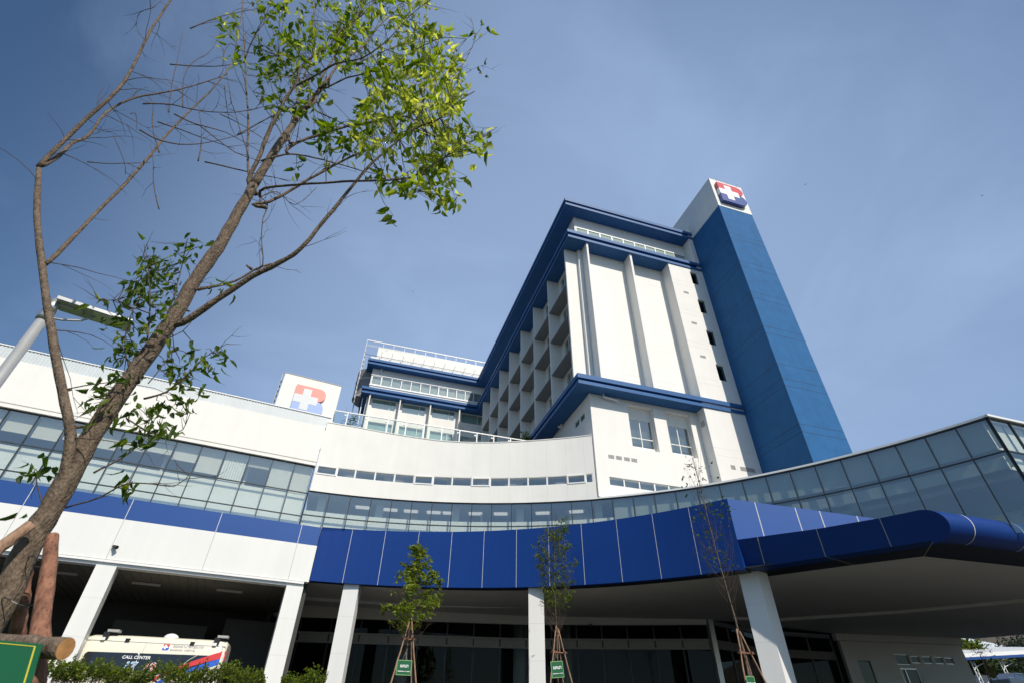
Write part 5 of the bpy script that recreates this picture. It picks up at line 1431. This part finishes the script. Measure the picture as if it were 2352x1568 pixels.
def build_young_trees():
    g = gz(3.2, 24)
    young_tree((3.12, 24.0, g), (3.22, 24.05, 7.80), 'bushy bright green young tree tied to stakes, first from the ambulance', 41, (.46, .985, lambda f: .18 + 1.05 * max(0, min(1, (1.02 - f) / .42)) * (1 if f > .52 else .75)), 250, 9, .185, 'leaf_mid', .62, 44, .045, 1.25, .25)
    tripod((3.12, 24.0, g), 4.75, 4.02, (-2.3, -.9, .9), 'three stakes with cross sticks around the bushy green young tree', 3, (.05, 0), .95)
    a = at_y(928, 1532, 23.6); hang_sign(a.x, 23.6, a.z, .58, .50, 0.0, 'green name sign hung on the stakes of the bushy tree, squarely level')
    g = gz(9.9, 24.5)
    young_tree((9.80, 24.5, g), (9.98, 24.55, 9.85), 'sparse olive young tree with thin hanging leaves, middle of the three staked trees', 52, (.50, .985, lambda f: .30 + .75 * max(0, 1 - abs(f - .78) / .38)), 430, 5, .165, 'leaf_dark', .72, 90, .045, .8, .6)
    tripod((9.80, 24.5, g), 4.95, 3.92, (-2.4, -.75, .8), 'stakes with a thick cross stick around the sparse middle tree', 6, (.08, 0), .95)
    a = at_y(1280, 1536, 24.1); hang_sign(a.x, 24.1, a.z, .56, .60, .10, 'green name sign hung crooked on the stakes of the sparse middle tree')
    g = gz(15.3, 19)
    b = at_y(1725, 1560, 19); tpt = at_y(1592, 1050, 19.2)
    young_tree((b.x, 19.0, g), (tpt.x, 19.2, tpt.z), 'nearly bare young tree with few leaves in front of the blue canopy corner', 63, (.48, 1.0, lambda f: .25 + .85 * max(0, 1 - abs(f - .72) / .35)), 120, 2, .18, 'leaf_dark', .60, 60, .045, 1.2, .2)
    tripod((b.x, 19.0, g), 4.45, 3.6, (-2.6, -.6, .7), 'brown stakes tied around the nearly bare young tree', 9, (-.1, 0), .75)
    a = at_y(1727, 1575, 18.6); hang_sign(a.x, 18.6, a.z, .36, .62, .0, 'green name sign on the stakes of the nearly bare tree, cut by the lower edge')


build_young_trees()


# ================================================================== roof garden plants
def bush(name, base, h, w, label, seed, n, mat='leaf_dark', tint=.4, leaf=.16, group=None, cat='plant', trunk=.06, zc=.45):
    r = random.Random(seed); T = Tree(seed); b = Vector(base); t = thing(name, b, label, cat, group)
    T.limb([b, b + Vector((.03 * h, 0, h * .35)), b + Vector((-.02 * h, .02 * h, h * .8))], trunk, trunk * .3, 8, .01 * h, 4)
    m_ = T.br[0][0]
    for i in range(12):
        p = m_[int(r.uniform(.3, .95) * (len(m_) - 1))]; a = r.uniform(0, math.tau); q = w * r.uniform(.3, .5)
        T.limb([p, p + Vector((cos(a) * q * .5, sin(a) * q * .5, h * .10)), p + Vector((cos(a) * q, sin(a) * q, h * r.uniform(.12, .3)))], trunk * .35, trunk * .1, 5, .01 * h, 2)
    lobes = [(b + Vector((r.gauss(0, w * .24), r.gauss(0, w * .24), h * r.uniform(zc, .92))), w * r.uniform(.16, .30)) for i in range(14)]
    for i in range(n):
        c, rr = lobes[i % 14]; p = c + rvec(r) * rr * r.random() ** .4
        d = Vector((r.gauss(0, .8), r.gauss(0, .8), r.gauss(-.1, .5)))
        T.leaf.leaf2(p, d, rvec(r), leaf * r.uniform(.7, 1.3), leaf * r.uniform(.4, .6), min(1, max(.02, tint + r.gauss(0, .2))))
    T.leaf.build('crown', mat, t, fix=False); T.wood.build('trunk', 'bark', t, fix=False)
    if T.thin.v: T.thin.build('twigs', 'twig', t, fix=False)


bush('potted_shrub', (11.75, 33.2, 16.1), 3.1, 1.7, 'dense dark green shrub behind the roof railing under the blue eave', 71, 1500, tint=.30, leaf=.17)
bush('potted_shrub', (-1.35, 33.6, 16.1), 3.0, 1.6, 'thin olive shrub behind the left end of the roof railing', 72, 260, tint=.5, leaf=.15, zc=.3)
bush('potted_shrub', (-2.0, 32.6, 16.1), 1.1, 1.0, 'low dry shrub at the left end post of the roof railing', 73, 120, tint=.7, leaf=.11, zc=.3)


# ================================================================== street lamp
def build_lamp():
    zc = 6.4; top = Vector(CAM + ray(126, 697) * zc); g = gz(top.x, top.y)
    t = thing('street_lamp', (top.x, top.y, g), 'grey solar street lamp with flat panel head, left edge of the picture', 'street lamp')
    p = MB(); p.smooth = True; p.tube([(top.x, top.y, g), (top.x, top.y, top.z - .05)], [.072, .056], 18); p.build('pole', 'lamp_metal', t)
    p = MB(); p.tube([(top.x, top.y, g), (top.x, top.y, g + .02)], .16, 18); p.build('base_plate', 'lamp_metal', t)
    q = at_z(300, 752, top.z); d = Vector((q.x - top.x, q.y - top.y, 0)); ln = d.length; d.normalize(); sd = Vector((-d.y, d.x, 0)); up = Vector((0, 0, 1))
    def bx(a0, a1, w0, w1, z0, z1, name, mat, par=t):
        o = Vector((top.x, top.y, top.z)); mb = MB()
        mb.hexa([o + d * a0 - sd * w0 + up * z0, o + d * a1 - sd * w1 + up * z0, o + d * a1 + sd * w1 + up * z0, o + d * a0 + sd * w0 + up * z0,
                 o + d * a0 - sd * w0 + up * z1, o + d * a1 - sd * w1 + up * z1, o + d * a1 + sd * w1 + up * z1, o + d * a0 + sd * w0 + up * z1]); return mb.build(name, mat, par)
    h = bx(.02, ln, .135, .135, .0, .045, 'lamp_head', 'lamp_metal')
    bx(.03, ln - .01, .125, .125, .045, .055, 'solar_panel', 'solar', h)
    bx(ln * .50, ln - .03, 0.105, .105, -.012, .0, 'light_panel', 'lens', h)
    bx(-.02, .30, .035, .05, -.03, .0, 'mount', 'lamp_metal', h)
    c = MB(); c.smooth = True; c.tube([(top.x, top.y, top.z - .16), (top.x, top.y, top.z + .03)], .068, 16); c.build('collar', 'alu', t)
    o = Vector((top.x, top.y, top.z - .22)); e = Vector((top.x, top.y, top.z)) + d * ln * .52 - up * .01
    b = MB(); b.smooth = True; b.tube([o, o + d * ln * .2 + up * .03, o + d * ln * .4 + up * .10, e], .014, 8); b.build('brace', 'lamp_metal', t)
    c = MB(); c.smooth = True; c.tube([o - up * .05, o + up * .05], .075, 16); c.build('collar', 'alu', t)


build_lamp()


# ================================================================== people in the entrance hall
def person(x, y, label, seed, rz):
    g = 1.93; t = thing('person', (x, y, g), label, 'person')
    J = {'pelvis': (0, 0, .93), 'chest': (0, .0, 1.25), 'neck': (0, .0, 1.43), 'hL': (-.10, 0, .90), 'hR': (.10, 0, .90), 'kL': (-.11, -.02, .50), 'kR': (.11, -.02, .50), 'aL': (-.11, .03, .09), 'aR': (.11, .03, .09),
         'tL': (-.12, -.15, .035), 'tR': (.12, -.15, .035), 'sL': (-.18, 0, 1.36), 'sR': (.18, 0, 1.36), 'eL': (-.23, .03, 1.08), 'eR': (.23, .03, 1.08), 'wL': (-.21, -.10, .86), 'wR': (.21, -.10, .86),
         'head': (0, -.02, 1.55), 'crown': (0, -.01, 1.66)}
    R = {'pelvis': .15, 'chest': .15, 'neck': .06, 'hL': .10, 'hR': .10, 'kL': .062, 'kR': .062, 'aL': .042, 'aR': .042, 'tL': .035, 'tR': .035, 'sL': .062, 'sR': .062, 'eL': .042, 'eR': .042, 'wL': .03, 'wR': .03, 'head': .092, 'crown': .085}
    E = [('pelvis', 'chest'), ('chest', 'neck'), ('neck', 'head'), ('head', 'crown'), ('pelvis', 'hL'), ('pelvis', 'hR'), ('hL', 'kL'), ('kL', 'aL'), ('aL', 'tL'), ('hR', 'kR'), ('kR', 'aR'), ('aR', 'tR'), ('chest', 'sL'), ('chest', 'sR'), ('sL', 'eL'), ('eL', 'wL'), ('sR', 'eR'), ('eR', 'wR')]
    for sd, s in (('L', -1), ('R', 1)):
        for k in range(5):
            a = f'f{sd}{k}'; b = f'g{sd}{k}'; w = J['w' + sd]
            if k < 4:
                J[a] = (w[0] + s * .005, w[1] - .03 + (k - 1.5) * .019, w[2] - .085); J[b] = (w[0] - s * .015, w[1] - .035 + (k - 1.5) * .019, w[2] - .15 - .012 * (1.5 - abs(k - 1.5)))
            else:
                J[a] = (w[0] - s * .02, w[1] - .06, w[2] - .05); J[b] = (w[0] - s * .03, w[1] - .075, w[2] - .10)
            R[a] = .011; R[b] = .008; E += [('w' + sd, a), (a, b)]
    c_, s_ = cos(rz), sin(rz); names = list(J); vs = [(x + J[n][0] * c_ - J[n][1] * s_, y + J[n][0] * s_ + J[n][1] * c_, g + J[n][2]) for n in names]
    def skin(name, keys, edges, mat, mul=1.0, root='pelvis', rmap=R):
        me = bpy.data.meshes.new(name); ix = {k: i for i, k in enumerate(keys)}
        me.from_pydata([vs[names.index(k)] for k in keys], [(ix[a], ix[b]) for a, b in edges], []); o = bpy.data.objects.new(name, me); COL.objects.link(o)
        md = o.modifiers.new('skin', 'SKIN'); 
        if not me.skin_vertices: me.skin_vertices.add() if hasattr(me.skin_vertices, 'add') else None
        for i, k in enumerate(keys):
            sv = me.skin_vertices[0].data[i]; sv.radius = (rmap[k] * mul, rmap[k] * mul * (.72 if k in ('chest', 'pelvis') else 1)); sv.use_root = (k == root)
        o.modifiers.new('sub', 'SUBSURF').levels = 2; o.modifiers['sub'].render_levels = 2; me.materials.append(M[mat]); bpy.context.view_layer.update()
        ev = o.evaluated_get(bpy.context.evaluated_depsgraph_get()); m2 = bpy.data.meshes.new_from_object(ev); m2.name = name; bpy.data.objects.remove(o)
        o = bpy.data.objects.new(name, m2); COL.objects.link(o)
        if not m2.materials: m2.materials.append(M[mat])
        attach(o, t); return o
    bm = bmesh.new(); tmp = bpy.data.meshes.new('tmp'); bm.to_mesh(tmp); bm.free()
    skin('body', names, E, 'skin')
    k1 = ['pelvis', 'chest', 'neck', 'sL', 'sR', 'eL', 'eR']; skin('shirt', k1, [(a, b) for a, b in E if a in k1 and b in k1], 'shirt', 1.12)
    k2 = ['pelvis', 'hL', 'hR', 'kL', 'kR', 'aL', 'aR']; skin('trousers', k2, [(a, b) for a, b in E if a in k2 and b in k2], 'trouser', 1.14)
    def at(dx, dy, dz): return Vector((x + dx * c_ - dy * s_, y + dx * s_ + dy * c_, g + dz))
    h = MB(); h.smooth = True; n = 12
    for i in range(6):
        a = -.35 + (math.pi / 2 + .35) * i / 5
        for j in range(n): b_ = math.tau * j / n; h.v.append(tuple(at(.105 * cos(a) * cos(b_), .018 + .112 * cos(a) * sin(b_), 1.62 + .125 * sin(a))))
    for i in range(5):
        for j in range(n): h.face((i * n + j, i * n + (j + 1) % n, (i + 1) * n + (j + 1) % n, (i + 1) * n + j))
    h.build('hair', 'hair', t)
    f = MB(); f.add([at(-.055, -.105, 1.575), at(.055, -.105, 1.575), at(.045, -.10, 1.50), at(-.045, -.10, 1.50), at(0, -.135, 1.57), at(0, -.125, 1.50)], [(0, 4, 5, 3), (4, 1, 2, 5)]); f.build('face_mask', 'mask', t)
    f = MB()
    for s in (-1, 1): f.tube([at(s * .035, -.105, 1.615), at(s * .035, -.112, 1.615)], .012, 8)
    f.build('eye', 'dark', t)


person(8.55, 38.9, 'person in white uniform and face mask behind the lobby glass, left one of a pair', 1, .15)
person(9.75, 38.7, 'person in white uniform and face mask behind the lobby glass, right one of a pair', 2, -.2)


# ================================================================== far right: carport, trees, cars
def build_far_right():
    y = 45.0; c14 = lambda px, py: ((2350 + px * .19514) * .8448, (1550 + py * .19514) * .8448)
    a = at_y(*c14(1392, 1215), y); b = at_y(*c14(2224, 1170), y); g = gz(a.x, y)
    t = thing('carport', ((a.x + b.x) / 2, y, g), 'white corrugated carport roof with blue edge on lattice posts, beyond the annex', 'carport')
    d = Vector((b.x - a.x, 0, b.z - a.z)).normalized(); a0 = a - d * 1.5; b0 = b + d * 8; ln = (b0 - a0).length
    r = MB(); n = int(ln / .3)
    for i in range(n):
        p = a0 + d * (ln * i / n); q = a0 + d * (ln * (i + .55) / n); q2 = a0 + d * (ln * (i + 1) / n)
        for u, v, h in ((p, q, .10), (q, q2, .04)):
            r.hexa([(u.x, y - .3, u.z + .02), (v.x, y - .3, v.z + .02), (v.x, y + 9, v.z + 1.1), (u.x, y + 9, u.z + 1.1), (u.x, y - .3, u.z + .34 + h), (v.x, y - .3, v.z + .34 + h), (v.x, y + 9, v.z + 1.42 + h), (u.x, y + 9, u.z + 1.42 + h)])
    r.build('roof', 'white_metal', t)
    e = MB(); e.hexa([(a0.x, y - .32, a0.z - .22), (b0.x, y - .32, b0.z - .22), (b0.x, y - .2, b0.z - .22), (a0.x, y - .2, a0.z - .22), (a0.x, y - .32, a0.z + .03), (b0.x, y - .32, b0.z + .03), (b0.x, y - .2, b0.z + .03), (a0.x, y - .2, a0.z + .03)]); e.build('edge', 'blue_band', t)
    for px in (1500, 1900, 2300):
        p = at_y(*c14(px, 1260), y + .3); q = MB(); x = p.x
        for dx in (-.22, .22): q.tube([(x + dx, y + .3, g - .2), (x + dx, y + .3, p.z)], .05, 6)
        k = 7
        for j in range(k):
            z0 = g + (p.z - g) * j / k; z1 = g + (p.z - g) * (j + 1) / k; s = 1 if j % 2 else -1
            q.tube([(x - .22 * s, y + .3, z0), (x + .22 * s, y + .3, z1)], .03, 5)
        for j in range(3): q.tube([(x + .25, y + .3, p.z - .5 + .1 * j), (x + 1.6, y + .3, p.z - .1)], .03, 5) if j == 0 else None
        q.build('post', 'white_metal', t)

    def car(name, cx, cy, ln, h, mat, label, rz=0.0):
        g_ = gz(cx, cy); t = thing(name, (cx, cy, g_), label, 'car'); w = 1.8; c_, s_ = cos(rz), sin(rz)
        R_ = lambda u, v, z: (cx + u * c_ - v * s_, cy + u * s_ + v * c_, g_ + z)
        prof = [(-.5, .25), (-.5, .62), (-.46, .70), (-.25, .76), (-.12, 1.0), (.16, 1.0), (.34, .80), (.48, .72), (.5, .55), (.5, .25)]
        mb = MB(); k = len(prof); mb.smooth = False
        for v, sc in ((-w / 2, .96), (-w / 2 + .12, 1.0), (w / 2 - .12, 1.0), (w / 2, .96)):
            for u, z in prof: mb.v.append(R_(u * ln * sc, v * (.84 if z > .79 else 1), z * h * (sc if z > .5 else 1)))
        for i in range(3):
            for j in range(k): q = i * k + j; q2 = i * k + (j + 1) % k; mb.face((q, q2, q2 + k, q + k))
        mb.face(list(range(k))); mb.face([3 * k + j for j in range(k - 1, -1, -1)]); mb.build('body', mat, t)
        for v in (-1, 1):
            gl = MB(); P = [(-.24, .77), (-.12, .96), (.15, .96), (.31, .80)]; yy = v * (w / 2 * .86 + .02); gl.add([R_(u * ln * .98, yy, z * h) for u, z in P] + [R_(u * ln * .98, yy - v * .03, z * h) for u, z in P], [(0, 1, 2, 3), (7, 6, 5, 4), (0, 4, 5, 1), (1, 5, 6, 2), (2, 6, 7, 3), (3, 7, 4, 0)]); gl.build('side_window', 'van_glass', t)
            for u in (-.31, .31):
                wh = MB(); wh.tube([R_(u * ln, v * w / 2 * .8, .33), R_(u * ln, v * w / 2 * 1.01, .33)], .33, 16); wh.build('wheel', 'dark', t)
        ws = MB(); ws.add([R_(ln * .17, -.7, h * .985), R_(ln * .17, .7, h * .985), R_(ln * .335, .74, h * .81), R_(ln * .335, -.74, h * .81), R_(ln * .16, -.7, h * .97), R_(ln * .16, .7, h * .97), R_(ln * .325, .74, h * .79), R_(ln * .325, -.74, h * .79)], [(0, 1, 2, 3), (7, 6, 5, 4), (0, 4, 5, 1), (1, 5, 6, 2), (2, 6, 7, 3), (3, 7, 4, 0)]); ws.build('windscreen', 'van_glass', t)
    p = at_y(*c14(1545, 1400), 48.5); car('parked_car', p.x, 48.5, 4.8, 1.9, 'white_metal', 'white car parked under the carport beyond the annex wall', 1.2)
    M['car_dark'] = paint('dark_blue_car', (.03, .045, .08), .2, .02, 1, coat=.6)
    p = at_y(*c14(2060, 1500), 40.5); car('parked_car', p.x, 40.5, 4.6, max(1.5, p.z - gz(p.x, 40.5)), 'car_dark', 'dark blue car with shiny roof in the lower right corner', 0.1)
    # young tree with stakes in front of the carport
    yy = 33.0; bs = at_y(*c14(1760, 1568), yy); tp = at_y(*c14(1525, 925), yy + .2); g = gz(bs.x, yy)
    young_tree((bs.x, yy, g), (tp.x, yy + .2, tp.z), 'thin young tree with few leaves beside the annex corner, in front of the carport', 84, (.55, .95, lambda f: .9), 60, 3, .16, 'leaf_dark', .55, 20, .05, 1.2, .2)
    q = at_y(*c14(1640, 1240), yy); tripod((bs.x, yy, g), q.z, q.z - .9, (-2.4, -.7, .8), 'stakes around the thin young tree in front of the carport', 12, (tp.x * .35 + bs.x * .65 - bs.x, 0), .9)
    for i, (px, py, yd, h, w, lab, tint) in enumerate(((2060, 960, 80, 9, 7.5, 'large dark round tree behind the carport roof', .35), (2210, 900, 84, 12, 8, 'tall dark tree at the right edge behind the carport', .3), (1700, 1110, 75, 5, 7, 'low bright green tree behind the carport, next to a white roof', .8),
                                                       (1400, 1040, 50, 7, 4.0, 'olive tree right at the annex corner', .85), (1960, 1330, 62, 4.5, 9, 'dense green shrub mass seen under the carport roof', .4))):
        tp_ = at_y(*c14(px, py), yd); g = gz(tp_.x, yd); h2 = max(2.5, tp_.z - g) * 1.05
        bush('background_tree', (tp_.x, yd, g), h2, w, lab, 90 + i, 1300, 'leaf_far' if tint < .6 else 'leaf_dark', tint, .55, 'trees beyond the carport', 'tree', .16, .4)
    p = at_y(*c14(1560, 1080), 95); q = at_y(*c14(1790, 1040), 95); g = gz(p.x, 95)
    s = thing('shed', ((p.x + q.x) / 2, 97, g), 'distant shed with pale grey roof behind the carport', 'shed')
    r = MB(); r.prism([(p.x - 3, 94), (q.x + 6, 94), (q.x + 6, 104), (p.x - 3, 104)], [p.z - .6, q.z - .6, q.z + 2.5, p.z + 2.5], [p.z - .3, q.z - .3, q.z + 2.8, p.z + 2.8]); r.build('roof', 'corrugated', s)
    r = MB(); r.box(p.x - 2.5, q.x + 5.5, 94.6, 103, g - .5, p.z - .5); r.build('wall', 'slab', s)


build_far_right()


# ================================================================== birds
def bird(px, py, dist, label, a):
    p = Vector(CAM + ray(px, py) / np.linalg.norm(ray(px, py)) * dist); t = thing('bird', p, label, 'bird', 'birds in the sky')
    u = Vector((cos(a), sin(a), .1)); s = Vector((-sin(a), cos(a), 0)); b = MB(); b.smooth = True
    u = u * .3; s = s * .3; b.tube([p - u * .30, p - u * .18, p, p + u * .14, p + u * .22, p + u * .27], [.005, .016, .027, .02, .015, .003], 8)
    for k in (-1, 1):
        b.add([p + u * .1, p - u * .08, p + s * k * .30 - u * .06 + Vector((0, 0, .05)), p + s * k * .28 + u * .12 + Vector((0, 0, .05)), p + s * k * .55 - u * .10 + Vector((0, 0, .02))], [(0, 1, 2, 3), (3, 2, 4)])
    b.build('body', 'dark', t)


bird(1850, 424, 70, 'tiny dark bird in the sky right of the blue tower', .6)
bird(948, 670, 75, 'tiny dark bird in the sky above the rear wing', 2.0)
bird(2256, 450, 80, 'tiny dark bird in the sky near the right edge', 1.2)
